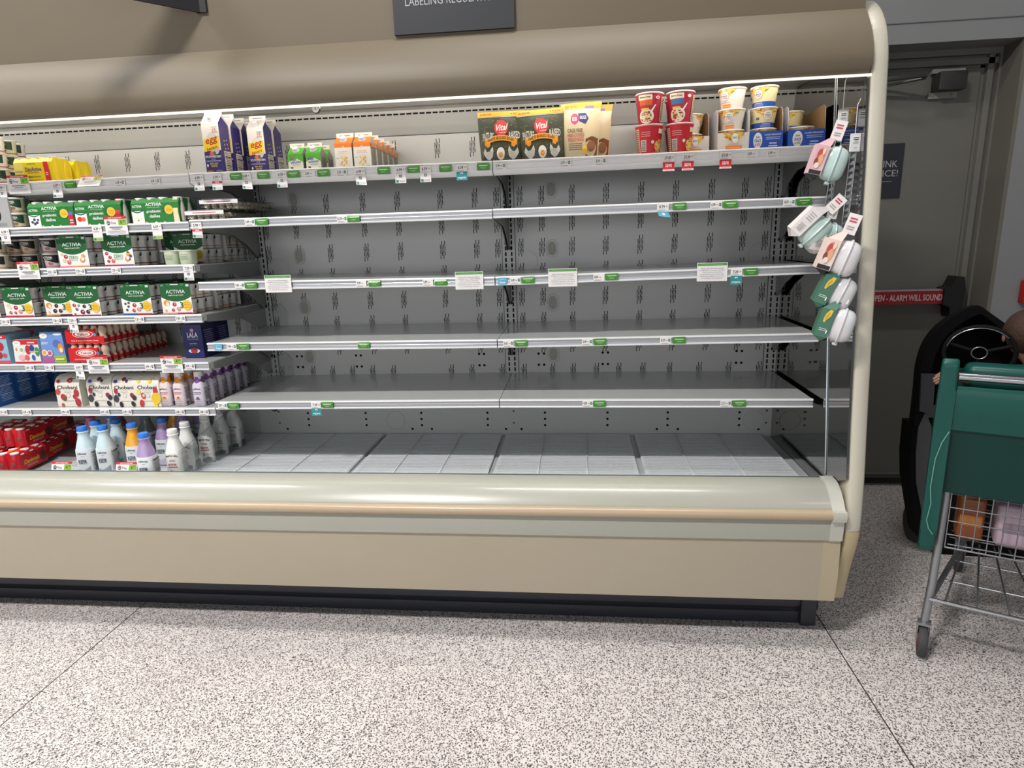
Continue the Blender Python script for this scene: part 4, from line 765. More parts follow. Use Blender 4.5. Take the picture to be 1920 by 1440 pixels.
a = Art(); a.rect(0, 0, 1, 1, '#a9a9aa'); a.ell(.63, .45, .09, .2, '#1c1c1e'); a.text('yoggi', .4, .88, .5, .08, '#55565a'); a.lines(.5, .85, .08, .2, 3, '#7c7c80', .3)
boxed('grey tray', 'cardboard_carton', 'carton box', .15, .3, .125, '#a9a9aa', a, Art().lines(.2, .8, .7, .8, 2, '#7c7c80', .4))
# single and paired cups
def single(key, body, band, dark, top='#e9e7e0', r=.034, h=.062, txt='ACTIVIA'):
    o = proto(key, 'yogurt_cup', 'yogurt'); mb = MB(); cup_mesh(mb, r*.86, r, h, mat(body, .35), lid=top, band=[(.1, .16, band)]); b = mb.build('cup_body', o)
    mb = MB(); a = Art(10); a.band(lambda x: .50+.12*math.sin(x*5), lambda x: .96, dark, 10); a.text(txt, .5, .78, .5, .17, '#eef0ea', bold=True); a.rect(.3, .64, .7, .67, '#c9cfc6'); a.ell(.62, .34, .12, .10, band); a(mb, cyl(r*.86, r*.985, 0, h*.92, -75, 75)); mb.build('printed_wrap', b, smooth=0)
single('cup red', '#e9e6e0', '#b3324a', '#12382b'); single('cup cream', '#d9d3b8', '#8a6a4a', '#163c2a'); single('cup peach', '#dccdb4', '#c98a5a', '#101c18'); single('cup pink', '#d9c5c4', '#b0707a', '#16161a')
o = proto('clear cup', 'yogurt_cup_pair', 'yogurt'); mb = MB()
for x in (-.033, .033): mb.lathe([(.026, 0), (.029, .004), (.031, .05), (.032, .056)], mat('#cfd9bd', .3), seg=20, e=3, cx=x)
b = mb.build('cup_body', o); mb = MB(); mb.rbox(-.067, .067, -.034, .034, .056, .059, mat('#dfe3da', .3), .001)
mb.build('lid', o)
for x in (-.033, .033):
    mb = MB(); Art(3).lines(.1, .9, .35, .8, 4, '#8a9a7c', .3, .3)(mb, lambda u, z, e, x=x: (x-.022+u*.044, -.0305-e, z*.054)); mb.build('printed_label', b, smooth=0)
# ================================================================== STOCKING THE SHELVES
ORD = ['first', 'second', 'third', 'fourth', 'fifth', 'sixth', 'seventh', 'eighth', 'ninth', 'tenth', 'eleventh', 'twelfth', 'thirteenth']
def row(key, u, v, ys, z, labels, group=None, sc=None, rz=0, dx=0):
    """a front pack seen at pixel column u and the ones standing behind it"""
    x = at(u, v, ys[0]).x; r = []
    for k, y in enumerate(ys): r.append(place(key, (x+dx*k, y, z), labels[k], rz, group, None, sc))
    return r
ZA, ZB, ZC_, ZD, ZE, ZF = 1.804, 1.621, 1.454, 1.251, 1.050, .851
def stack(key, u, v, y, z, n, h, lab, group, sc=None):
    x = at(u, v, y).x
    for k in range(n):
        pos = ('bottom', 'top')[k] if n == 2 else ('bottom', 'middle', 'top')[k]
        place(key, (x, y, z+k*h), lab % pos, 0, group, None, sc)
g = 'white yogurt cups stacked at the far left'
stack('cup red', 2, 330, .095, ZA, 3, .0625, 'white and green yogurt cup, %s of the frontmost stack on the top left shelf', g)
stack('cup cream', 24, 330, .175, ZA, 3, .0625, 'pale yogurt cup, %s of the second stack on the top left shelf', g)
stack('cup red', 40, 330, .26, ZA, 3, .0625, 'white and green yogurt cup, %s of the rearmost stack, top left shelf', g)
row('dan yellow', 64, 325, (.06, .175), ZA, ('yellow sleeved drink multipack standing at the front of the top left shelf', 'yellow sleeved drink multipack standing behind the front yellow one'), 'yellow drink multipacks', (.84, 1, .98))
x = at(25, 430, .02).x-.075; place('grey tray', (x, .02, ZB), 'grey cardboard carton with a dark oval handle hole at the left picture edge')
g = 'dark banded cups on the second left shelf'
stack('cup cream', 38, 425, .06, ZB, 2, .0625, 'cream yogurt cup, %s of the pair beside the grey carton', g); stack('cup cream', 62, 425, .15, ZB, 2, .0625, 'cream yogurt cup, %s of the pair behind the blueberry multipack', g)
g = 'green drink multipacks on the second left shelf'
row('blue8', 99, 420, (.02, .14), ZB, ('green drink multipack with blueberries and a blue and red end', 'blueberry drink multipack hidden behind the front blueberry one'), g)
row('straw8', 187, 418, (.02, .14), ZB, ('green drink multipack with strawberries and a red end', 'strawberry drink multipack directly behind the front strawberry one'), g)
place('straw8', (at(216, 415, .145).x+.065, .145, ZB), 'strawberry drink multipack whose red end shows left of the vanilla one', 0, g)
row('vanilla8', 294, 414, (.02,), ZB, ('green drink multipack with vanilla flowers and a pale yellow end',), g)
x = at(384, 409, .02).x; place('quail', (x, .02, ZB+.002), 'lower clear pack of speckled quail eggs with a white band', 0, 'packs of quail eggs'); place('quail', (at(411, 390, .07).x, .07, ZB+.046), 'upper clear pack of speckled quail eggs resting on the other', 0, 'packs of quail eggs')
# third shelf
g = 'yogurt cups on the third left shelf'
stack('cup peach', 4, 512, .06, ZC_, 2, .0625, 'peach coloured yogurt cup, %s of the pair at the left picture edge', g)
stack('cup peach', 38, 512, .15, ZC_, 2, .0625, 'peach yogurt cup, %s of the shaded pair left of the pink ones', g); stack('cup peach', 66, 512, .15, ZC_, 2, .0625, 'peach yogurt cup, %s of the shaded pair directly left of the pink ones', g)
stack('cup pink', 104, 508, .09, ZC_, 2, .0625, 'pink and black yogurt cup, %s of the pair left of the zero peach multipack', g)
g = 'green and white twelve packs of yogurt'
row('zero peach', 142, 503, (.02, .215), ZC_, ('green and white zero multipack with peaches on the third shelf', 'zero peach multipack standing behind the front one'), g)
row('zero berry', 226, 502, (.02,), ZC_, ('green and white zero multipack with blueberries on the third shelf',), g)
place('zero berry', (-1.576, .222, ZC_), 'zero berry multipack standing behind the front one', 0, g)
place('blueberry', (-1.434, .23, ZC_), 'shaded twelve pack right of and behind the zero berry one', 0, g)
row('peach strawberry', 358, 499, (.165, .357), ZC_, ('shaded green twelve pack behind the pair of pale clear cups', 'rearmost twelve pack at the right end of the third shelf'), g)
row('clear cup', 342, 500, (.06,), ZC_, ('pair of pale green clear yogurt cups at the right end of the shelf',))
# fourth shelf
row('banana', -24, 596, (.02, .215), ZD, ('twelve pack cut off by the left picture edge, fourth shelf', 'twelve pack behind the one at the left picture edge, fourth shelf'), g)
row('banana', 39, 594, (.02, .215), ZD, ('twelve pack with strawberries and banana, leftmost whole one on the fourth shelf', 'twelve pack behind the strawberry banana one'), g)
row('peach cherry', 115, 592, (.04, .235), ZD, ('twelve pack with a yellow peach slice and dark cherries', 'twelve pack behind the peach and cherry one'), g)
row('cherry mix', 164, 593, (.0, .2), ZD, ('twelve pack with cherries overlapping the peach and cherry one', 'twelve pack behind the cherry one'), g)
row('blueberry', 260, 591, (.02, .215), ZD, ('twelve pack with blueberries and strawberries on the fourth shelf', 'twelve pack behind the blueberry strawberry one'), g)
row('peach strawberry', 335, 590, (.015, .208), ZD, ('twelve pack with peach and strawberries, rightmost on the fourth shelf', 'twelve pack behind the peach and strawberry one'), g)
# fifth shelf
g = 'colourful kids yogurt boxes'
row('kids blue', 1, 683, (.02, .17), ZE, ('pale blue yogurt box with red top at the left picture edge', 'pale blue yogurt box behind the one at the left picture edge'), g)
row('kids white', 54, 682, (.02, .17), ZE, ('low white and red yogurt box between the pale blue and sky blue ones', 'low white and red yogurt box behind the front one'), g)
row('kids sky', 104, 681, (.02, .17), ZE, ('tall sky blue yogurt box with a green corner', 'sky blue yogurt box behind the front one'), g)
x = at(168, 680, .015).x
for k in range(11): place('probiotic five', (x, .015+k*.0385, ZE), 'red five pack of small bottles, bottom layer, %s from the front' % ORD[k])
for k in range(6): place('probiotic five', (x, .015+k*.0385, ZE+.081), 'red five pack of small bottles, top layer, %s from the front' % ORD[k])
row('lala', 366, 665, (.10, .21), ZE, ('navy smoothie box with a red strawberry standing alone', 'navy smoothie box behind the front one'), 'navy smoothie boxes')
# sixth shelf
for k in range(5): place('blue box', (-2.315, .02+k*.099, ZF), 'deep blue drink box, %s from the front of the row at far left' % ORD[k], 0, 'row of deep blue drink boxes')
g = 'four packs of yogurt in rounded white sleeves'
row('chob straw', 134, 768, (.03,), ZF, ('white rounded four pack with strawberries, leftmost',), g)
row('chob mixed', 193, 767, (.03, .157, .284), ZF, ('white rounded four pack with dark berries next to the strawberry one', 'berry four pack, second in the row beside the strawberry one', 'berry four pack, third in the row beside the strawberry one'), g)
row('chob mixed', 239, 767, (.02, .147, .274), ZF, ('white rounded four pack with dark berries left of the banana one', 'berry four pack, second in the row left of the banana one', 'berry four pack, third in the row left of the banana one'), g, (.93, 1, 1))
row('chob banana', 282, 766, (.02, .147, .274), ZF, ('white rounded four pack with a yellow banana', 'banana four pack, second in its row', 'banana four pack, third in its row'), g, (.93, 1, 1))
g = 'small yogurt drink bottles'
for n, u in enumerate((319.5, 345)):
    row('pillar orange', u, 766, (.05, .115, .18), ZF, ['small bottle with orange neck band, %s column, %s from the front' % (('left', 'right')[n], ORD[k]) for k in range(3)], g)
row('pillar purple', 381, 765, (.045, .115, .185, .255, .325, .395), ZF, ['small bottle with purple neck band, %s from the front' % ORD[k] for k in range(6)], g)
# deck
ZK = .5725; g = 'large kefir bottles on the case floor'
for key, u, v, lab, rz in (('kefir plain', 153, 801, 'pale blue kefir bottle with blue cap, frontmost at the left', .22), ('kefir plain', 191, 799, 'pale blue kefir bottle with blue cap, front one beside the leftmost', .2),
        ('kefir plain', 177, 790, 'pale blue kefir bottle with blue cap between and behind the front two', .3), ('kefir plain', 215, 787, 'pale blue kefir bottle with blue cap left of the yellow one', .2),
        ('kefir yellow', 246, 795, 'kefir bottle with a yellow neck and blue cap', .15), ('kefir purple', 268, 813, 'kefir bottle with a purple neck, frontmost of the purple ones', .18), ('kefir purple', 302, 784, 'kefir bottle with a purple neck behind the front white bottle', .1)):
    p = at_z(u, v, ZK+.212); place(key, (p.x, p.y, ZK), lab, rz, g)
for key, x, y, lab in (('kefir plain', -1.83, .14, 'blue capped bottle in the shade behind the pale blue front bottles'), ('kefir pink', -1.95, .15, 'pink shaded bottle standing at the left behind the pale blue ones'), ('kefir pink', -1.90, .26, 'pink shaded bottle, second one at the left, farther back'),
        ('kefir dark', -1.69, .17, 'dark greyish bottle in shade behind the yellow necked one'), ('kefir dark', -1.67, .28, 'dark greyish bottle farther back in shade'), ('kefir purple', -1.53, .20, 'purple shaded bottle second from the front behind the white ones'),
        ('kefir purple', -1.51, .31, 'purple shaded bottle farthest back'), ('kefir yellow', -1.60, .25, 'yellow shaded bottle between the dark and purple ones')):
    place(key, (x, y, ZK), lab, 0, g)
pts = [at_z(322, 806, ZK+.212), at_z(345, 792, ZK+.212)]
for k, (x, y) in enumerate(((pts[0].x, pts[0].y), (pts[1].x, pts[1].y), (-1.358, .11), (-1.348, .205), (-1.336, .30))):
    place('maple', (x, y, ZK), 'white bottle with white cap and dark red writing, %s from the front' % ORD[k], .12, 'white maple kefir bottles')
g = 'red six packs of kids drinks'
for x, y, z, rz, lab in ((-2.196, -.062, ZK, .10, 'red six pack on the rack, its long side facing right, nearest'), (-2.228, .115, ZK, .14, 'red six pack on the rack behind the nearest one'), (-2.25, .30, ZK, .12, 'red six pack on the rack at the very back'),
        (-2.315, -.085, ZK, .28, 'red six pack at the left picture edge, lower layer'), (-2.355, .11, ZK, .12, 'red six pack, lower layer, behind the one at the left edge'),
        (-2.235, .03, ZK+.086, .06, 'red six pack with bottle ends showing, lying on the lower layer'), (-2.35, .035, ZK+.086, .08, 'red six pack on the lower layer at the left picture edge'), (-2.27, .205, ZK+.086, .1, 'red six pack on the upper layer at the back')):
    place('red six', (x, y, z), lab, rz, g)
# top shelf, middle section
Z1 = 1.8085; g = 'tall purple egg cartons'
row('egg tall', 404, 322, (.06, .15, .235, .32), Z1, ['tall white and purple egg carton, left group, %s from the front' % ORD[k] for k in range(4)], g, (1, 1, 1.02))
row('egg tall', 486, 318, (.21, .30), Z1, ['tall white and purple egg carton, right group, %s' % q for q in ('front one', 'rear one')], g, (1, 1, 1.02))
g = 'small green egg white cartons'
row('egg white', 556, 318, (.12, .195), Z1-.001, ('small green and cream carton, left front of four', 'small green and cream carton, left rear of four'), g); row('egg white', 589, 316, (.12, .195), Z1-.001, ('small green and cream carton, right front of four', 'small green and cream carton, right rear of four'), g)
g = 'orange topped cartons'
row('orange', 646, 312, (.10,), Z1-.002, ('orange topped cream carton, left of the two front ones',), g)
row('orange', 681, 311, (.10, .18, .26, .34, .415), Z1-.002, ['orange topped cream carton, right column, %s from the front' % ORD[k] for k in range(5)], g)
# top shelf, right section
Z2 = 1.8075; g = 'dark green pouches'
row('hen pouch', 941, 302, (.09, .155), Z2, ('dark green pouch with yellow top band and red circle, left one', 'dark green pouch hidden behind the left one'), g, dx=.03)
r = row('hen pouch', 1018, 300, (.088, .15), Z2, ('dark green pouch with yellow top band, right one with a bent corner', 'dark green pouch behind the right one'), g, dx=.04); r[0].rotation_euler = (0, math.radians(-3), math.radians(4))
row('tan pouch', 1090, 297, (.10, .165), Z2+.001, ('tan pouch with red writing and a golden curled top', 'tan pouch peeking out behind the front tan one'), 'tan pouches', (.88, 1, 1.02), dx=.045)
g = 'red meal cups stacked two high'
for u, n, top in ((1216, 'left', 'red cup front'), (1273, 'right', 'red cup blue')):
    x = at(u, 290, .10).x
    place('red cup back', (x, .10, Z2+.001), 'red meal cup, bottom of the %s front stack' % n, 0, g); place(top, (x, .10, Z2+.107), 'red meal cup with a spoon picture, top of the %s front stack' % n, .1, g)
    place('red cup back', (x+.012, .22, Z2+.001), 'red meal cup, bottom of the %s rear stack' % n, .9, g); place('red cup back', (x+.012, .22, Z2+.107), 'red meal cup, top of the %s rear stack' % n, 1.3, g)
g = 'paper bowls of breakfast mix'; Z3 = Z2+.002
x = at(1375, 280, .07).x; place('white tray', (x, .07, Z3), 'white and orange cut front tray holding orange bowls'); X1 = x
for k, (lab, rz) in enumerate((('bottom', 0), ('middle', -.5), ('top', -.9))): place('orange bowl', (x, .125, Z3+.003+k*.0725), 'orange and white paper bowl, %s of the front stack' % lab, rz, g)
for k in range(2): place('orange bowl', (x, .228, Z3+.003+k*.0725), 'orange and white paper bowl, %s of the stack behind' % ('bottom', 'top')[k], .4, g)
place('white tray', (x-.135, .115, Z3), 'white cut front tray standing left of and behind the orange bowls', .10)
for k in range(2): place('orange bowl', (x-.142, .185, Z3+.003+k*.0725), 'orange and white paper bowl, %s one in the left rear tray' % ('bottom', 'top')[k], 1.2, g)
x = at(1435, 278, .07).x; place('blue tray', (x, .07, Z3), 'blue cut front tray holding three stacked yellow bowls', 0, None, None, (.93, 1, 1))
for k, (lab, rz) in enumerate((('bottom', 0), ('middle', .02), ('top', -.8))): place('yellow bowl', (x, .125, Z3+.003+k*.0725), 'cream and blue paper bowl, %s of the left stack' % lab, rz, g)
x = at(1511, 274, .07).x; place('blue tray', (x, .07, Z3), 'blue cut front tray with open cardboard back, nearest the right end', -.06)
place('yellow bowl', (x-.008, .125, Z3+.003), 'cream and blue paper bowl alone at the front of the right tray', .8, g)
for k in range(2): place('yellow bowl', (x-.012, .235, Z3+.003+k*.0725), 'cream and blue paper bowl, %s of the rear stack in the right tray' % ('bottom', 'top')[k], -.7, g)
# clear acrylic dividers
AC = clear_mat('clear_acrylic', '#fafbfb', .035)
def divider(x, pts, z, lab):
    o = thing('shelf_divider', lab, 'divider', (x, 0, z), 0, 'clear shelf dividers'); m = MB(); m.extr(pts, 'x', -.001, .001, AC); m.build('clear_sheet', o, smooth=0)
    m = MB(); m.tube([(0, *p) for p in pts[1:-1]], .0009, mat('#5d6466', .3), seg=4); m.build('polished_edge', o, smooth=0)
divider(at(339, 410, .03).x, [(.03, 0), (.03, .085), (.04, .102), (.22, .102), (.23, .09), (.23, 0)], ZB+.001, 'clear acrylic divider between the vanilla multipack and the quail eggs')
divider(-1.205, [(.02, 0), (.02, .10), (.44, .10), (.50, .06), (.50, 0)], 1.382, 'clear acrylic divider at the left end of the third middle shelf')
divider(-1.10, [(.10, 0), (.10, .105), (.44, .115), (.50, .07), (.50, 0)], 1.1325, 'clear acrylic divider near the left end of the fourth middle shelf')
divider(-1.10, [(.16, 0), (.16, .12), (.44, .13), (.50, .08), (.50, 0)], .8795, 'clear acrylic divider near the left end of the fifth middle shelf')
divider(-1.312, [(-.165, 0), (-.165, .135), (.13, .182), (.50, .235), (.50, 0)], .5725, 'clear acrylic divider with a slanted top beside the white bottles')
# hanging strips and the egg shaped cooker packs
HX = at_x
def strip(name_lab, top, bot, hook_v):
    o = thing('clip_strip', name_lab, 'hanging strip', top, 0, 'clear hanging clip strips'); d = bot-top; m = MB(); CL = clear_mat('frosted_plastic', '#dadde0', .25); WH = mat('#d3d7da', .3)
    m.box(-.002, .002, -.001, .001, 0, .001, WH)
    ax = Vector((1, 0, 0)); n = 14
    m.add([Vector((-.010, 0, 0)), Vector((.010, 0, 0)), d+Vector((.010, 0, 0)), d+Vector((-.010, 0, 0))], [(0, 1, 2, 3)], CL)
    for s in (-.0095, .0095): m.tube([Vector((s, 0, 0)), d+Vector((s, 0, 0))], .0012, WH, seg=4)
    for k in range(1, n):
        p = d*(k/n); m.add([p+Vector((-.009, -.001, 0)), p+Vector((.009, -.001, 0)), p+Vector((.006, -.010, .011)), p+Vector((-.002, -.010, .011))], [(0, 1, 2, 3)], WH)
    m.build('strip', o, smooth=0)
    m = MB(); m.rbox(-.017, .017, -.008, -.003, -.045, .012, mat('#e2e4e6', .3), .003); (Art().rect(.12, .35, .88, .92, '#f2f2f0').lines(.25, .8, .6, .82, 2, '#44474d', .5).lines(.2, .8, .4, .55, 2, '#8d9096', .4))(m, lambda x, z, e: (-.015+x*.03, -.0082-e, -.04+z*.05)); m.build('price_holder', o, smooth=0)
    m = MB(); m.tube([(0, 0, .01), (0, .0, .10), (.012, .01, .12)], .0015, WH, seg=5); m.build('hanger', o, smooth=0)
T1, B1 = at_x(1580, 213, 1.205), at_x(1551, 395, 1.195); T2, B2 = at_x(1603, 258, 1.220), at_x(1583, 432, 1.212)
strip('clear hanging strip, left one, by the blue trays', T1, B1, 0); strip('clear hanging strip, right one, nearest the cream end trim', T2, B2, 0)
def cooker(lab, u, v, x, clam, face, accent, rx=0, ry=0, rz=0, kind='green', tab=.055, s=1.0):
    p = at_x(u, v, x); o = thing('egg_cooker_pack', lab, 'hanging pack', p, 0, 'hanging white plastic packs in card sleeves'); o.rotation_euler = (rx, ry, rz); o.scale = (s, s, s)
    CM = mat(clam, .3); m = MB(); n0 = 0
    vs = []; seg, rg = 26, 12
    def half(sx, depth):
        vs = []
        for i in range(rg+1):
            a = PI/2*i/rg
            for k in range(seg):
                q = 2*PI*k/seg; c, n_ = math.cos(q), math.sin(q); e = 3.0; w = (abs(c)**e+abs(n_)**e)**(-1/e)
                r = math.cos(a)**.45; vs.append((.018+sx*(.003+depth*math.sin(a)), .040*w*c*r, .054*w*n_*r))
        m.add(vs, [(i*seg+k, i*seg+(k+1) % seg, (i+1)*seg+(k+1) % seg, (i+1)*seg+k) for i in range(rg) for k in range(seg)], CM)
    half(-1, .036); half(1, .034)
    P = []
    for k in range(seg):
        q = 2*PI*k/seg; c, n_ = math.cos(q), math.sin(q); w = (abs(c)**3+abs(n_)**3)**(-1/3.); P.append((.018, .042*w*c, .056*w*n_))
    m.tube(P, .0038, CM, seg=6, closed=True); m.rbox(.010, .026, -.016, .016, -.066, -.056, CM, .003); m.build('plastic_shell', o, smooth=50)
    m = MB(); FC = mat(face, .45); t = .001; x0 = -.058
    # sleeve: front-left face, lower fold, back, and the tab above
    L = [(-.012, -.044), (-.052, -.040), (-.060, .0), (-.052, .040), (-.012, .044)]
    for (xa, ya), (xb, yb) in zip(L, L[1:]):
        m.add([(xa, ya, -.046), (xb, yb, -.046), (xb, yb, .046), (xa, ya, .046)], [(0, 1, 2, 3)], FC)
    m.add([(a, b, -.046) for a, b in L]+[(-.03, -.03, -.062), (-.03, .03, -.062)], [(0, 1, 2, 3, 4, 6, 5)], mat(accent if kind == 'pink' else face, .45))
    m.add([(-.052, -.040, .046), (-.012, -.044, .046), (-.004, -.014, .075), (-.02, -.014, .075)], [(0, 1, 2, 3)], FC); m.add([(-.052, .040, .046), (-.012, .044, .046), (-.004, .014, .075), (-.02, .014, .075)], [(0, 1, 2, 3)], FC)
    m.add([(-.022, -.013, .070), (.014, -.015, .070), (.014, -.015, .075+tab), (-.022, -.013, .075+tab)], [(0, 1, 2, 3)], mat('#e5e0de', .45))
    b = m.build('card_sleeve', o, smooth=0); m = MB(); a = Art(1)
    if kind == 'green':
        a.poly([(.30, .55), (.42, .50), (.56, .62), (.80, .78), (.86, .98), (.60, .99), (.36, .82), (.30, .68)], '#d9b93a'); a.poly([(.4, .6), (.5, .62), (.7, .84), (.6, .9), (.42, .76)], '#c99c2a'); a.lines(.2, .8, .2, .32, 2, '#cfd9d2', .35); a.ell(.86, .2, .05, .07, '#e9eee9')
    elif kind == 'pink':
        a.rect(0, .0, 1, .14, accent); a.ell(.5, .62, .35, .3, '#c98a6a'); a.ell(.42, .7, .2, .16, '#b3424a'); a.ell(.6, .5, .22, .2, '#d9a07a'); a.ell(.3, .42, .16, .14, '#7a3a34'); a.ell(.7, .8, .12, .12, '#e8c9b0'); a.ell(.45, .3, .2, .1, '#e3cfc0')
    else: a.lines(.2, .85, .55, .9, 4, '#9a9694', .35, .2); a.lines(.2, .8, .1, .4, 6, '#8a8684', .35, .2)
    a(m, lambda X, z, e: (-.050+X*.036-e*.2, -.0405-.003*X-e, -.045+z*.090), .0006)
    if kind != 'green': m.build('printed_label', b, smooth=0); m = MB(); Art().lines(.2, .8, .55, .85, 2, '#c2405a', .5).lines(.2, .8, .15, .4, 2, '#a09a9a', .4)(m, lambda X, z, e: (-.022+X*.034, -.0155-e, .073+z*tab))
    m.build('tab_print' if kind != 'green' else 'printed_label', b, smooth=0)
R = math.radians
cooker('pink card sleeve with pale mint plastic shell, topmost hanging pack', 1552, 306, 1.140, '#b9cfcc', '#cfa9b0', '#1a1a1c', ry=R(16), rz=R(-14), kind='pink')
cooker('grey white card sleeve with mint shell, tilted far to the left', 1521, 428, 1.098, '#b4cbc6', '#d5d0d0', '#1a1a1c', ry=R(44), rz=R(-10), kind='plain')
cooker('grey card sleeve with mint shell, partly behind the tilted one', 1547, 446, 1.145, '#b0c6c6', '#cdc8c9', '#1a1a1c', ry=R(10), rz=R(0), rx=R(4), kind='plain', s=.9)
cooker('card sleeve with a food photo and black base beside a white shell', 1573, 482, 1.150, '#d6d5d6', '#dcc9c0', '#19191b', ry=R(18), rz=R(-18), kind='pink', s=1.05)
cooker('upper dark green card sleeve with yellow egg picture and white shell', 1566, 548, 1.150, '#d3d3d6', '#3d6b58', '#3d6b58', ry=R(22), rz=R(-18), tab=.01, s=1.0)
cooker('lower dark green card sleeve with yellow egg picture, lowest hanging pack', 1566, 607, 1.150, '#d3d3d6', '#3d6b58', '#3d6b58', ry=R(14), rz=R(-20), tab=.01, s=1.0)
# drop the kinds that were never put out
for e in PROTO.values():
    if not e['used']:
        for c in list(e['o'].children_recursive): bpy.data.objects.remove(c)
        bpy.data.objects.remove(e['o'])
# ================================================================== PRICE TAGS ON THE RAILS
SHZ = {}
for k, (z, y, t) in LZ.items(): SHZ['L', 'ABCDEF'.index(k)] = (z, z, y, t, -2.436, -1.222)
for i in range(5):
    SHZ['M', i] = (MZ[i][0], MZ[i][1], .045 if i == 0 else 0, i == 0, -1.2185, -.001); SHZ['R', i] = (RZ[i][0], RZ[i][1], .045 if i == 0 else 0, i == 0, .001, 1.219)
SECN = {'L': 'left', 'M': 'middle', 'R': 'right'}
SHN = {'L': ['top', 'second', 'third', 'fourth', 'fifth', 'sixth'], 'M': ['top', 'second', 'third', 'fourth', 'fifth'], 'R': ['top', 'second', 'third', 'fourth', 'fifth']}
TAGS = []
def T(sec, i, items):
    for it in items: TAGS.append((sec, i)+it)
#  (kind, u, price, extra)
T('L', 0, [('drop', 1, '6.39'), ('promo', 36, '6'), ('drop', 105, '6.39'), ('green', 131, ''), ('promotilt', 171, '6'), ('small', 224, '6.39'), ('small', 290, '6.39')])
T('M', 0, [('drop', 371, '6.99'), ('dropred', 405, '5.99'), ('green', 442, ''), ('droptilt', 460, '3.69'), ('green', 493, ''), ('drop', 527, '6.29'), ('green', 550, ''), ('small', 580, '5.69'), ('green', 606, ''), ('smallg', 640, '3.39'), ('droptilt', 674, '6.99'), ('green', 719, ''), ('drop', 750, '6.99'), ('green', 775, ''), ('drop', 797, '6.39'), ('green', 835, ''), ('organic', 865, '6.39'), ('green', 906, '')])
T('R', 0, [('smallg', 938, '5.99'), ('smallg', 1060, '3.79'), ('smallg', 1126, '3.39'), ('save', 1254, '2/5.00'), ('save', 1290, '2/5.00'), ('save', 1361, '2/5.00'), ('small', 1411, '3.09'), ('small', 1450, '3.09'), ('small', 1533, '3.99')])
T('L', 1, [('drop', 8, '6.39'), ('droplime', 181, '6.39'), ('promo', 219, '6'), ('droplime', 293, '6.39'), ('dropred', 368, '5.99')])
T('M', 1, [('smallg', 468, '3.49'), ('green', 491, ''), ('smallg', 641, '12.29'), ('green', 663, '')])
T('R', 1, [('blue', 1243, '8.79'), ('green', 1274, ''), ('smallg', 1343, '6.99'), ('green', 1370, ''), ('smallg', 1480, '8.29'), ('green', 1508, '')])
T('L', 2, [('promo', 55, '2'), ('small', 97, '3.22'), ('small', 150, '7.29'), ('small', 217, '7.29'), ('drop', 352, '7.29')])
T('M', 2, [('smallg', 449, '9.49'), ('green', 471, ''), ('notice', 522, ''), ('small', 677, '7.09'), ('green', 702, ''), ('small', 802, '5.99'), ('green', 826, ''), ('notice', 880, '')])
T('R', 2, [('free', 942, ''), ('smallg', 966, '5.49'), ('green', 990, ''), ('notice', 1055, ''), ('small', 1123, '8.69'), ('green', 1147, ''), ('notice', 1335, ''), ('organic', 1381, '7.29'), ('green', 1408, '')])
T('L', 3, [('small', 10, '7.29'), ('small', 107, '7.29'), ('droptilt', 135, '7.29'), ('small', 261, '7.29'), ('small', 338, '7.29')])
T('M', 3, [('free', 409, ''), ('smallg', 434, '7.99'), ('green', 457, ''), ('green', 682, '')])
T('R', 3, [('smallg', 953, '3.65'), ('green', 977, ''), ('smallg', 1101, '5.49'), ('green', 1125, ''), ('smallg', 1248, '8.29'), ('green', 1273, '')])
T('L', 4, [('small', 55, '5.29'), ('small', 92, '5.29'), ('droptilt', 147, '3.69'), ('promo', 185, '2'), ('small', 280, '4.99'), ('promo', 323, '4'), ('small', 356, '4.99')])
T('L', 5, [('small', 5, '5.39'), ('small', 50, '5.39'), ('small', 122, '6.99'), ('small', 196, '6.99'), ('small', 238, '6.99'), ('small', 337, '2.68'), ('small', 382, '3.68')])
T('M', 4, [('smallg', 417, '2.97'), ('green', 438, ''), ('organic', 592, '7.39'), ('green', 614, '')])
T('R', 4, [('smallg', 1102, '4.59'), ('green', 1124, ''), ('smallg', 1361, '2.51'), ('green', 1386, '')])
PAPER = mat('#eceae8', .5); KN = {'small': 'small white price tag', 'smallg': 'white price tag with green square', 'drop': 'price tag with hanging slip', 'droptilt': 'price tag with curled slip', 'dropred': 'price tag with red slip', 'droplime': 'price tag with lime slip',
      'green': 'green wrap tab', 'save': 'red save price tag', 'organic': 'price tag over a teal organic slip', 'blue': 'price tag over a bent light blue slip', 'free': 'light blue tag', 'promo': 'white sale card with red header', 'promotilt': 'tilted white sale card with red header', 'notice': 'white notice card with green header'}
GR = {'small': 'small price tags', 'smallg': 'small price tags', 'green': 'green wrap tabs', 'notice': 'notice cards on the shelf rails', 'promo': 'sale cards', 'promotilt': 'sale cards', 'save': 'red save tags', 'organic': 'teal organic tags'}
INK = '#26272b'
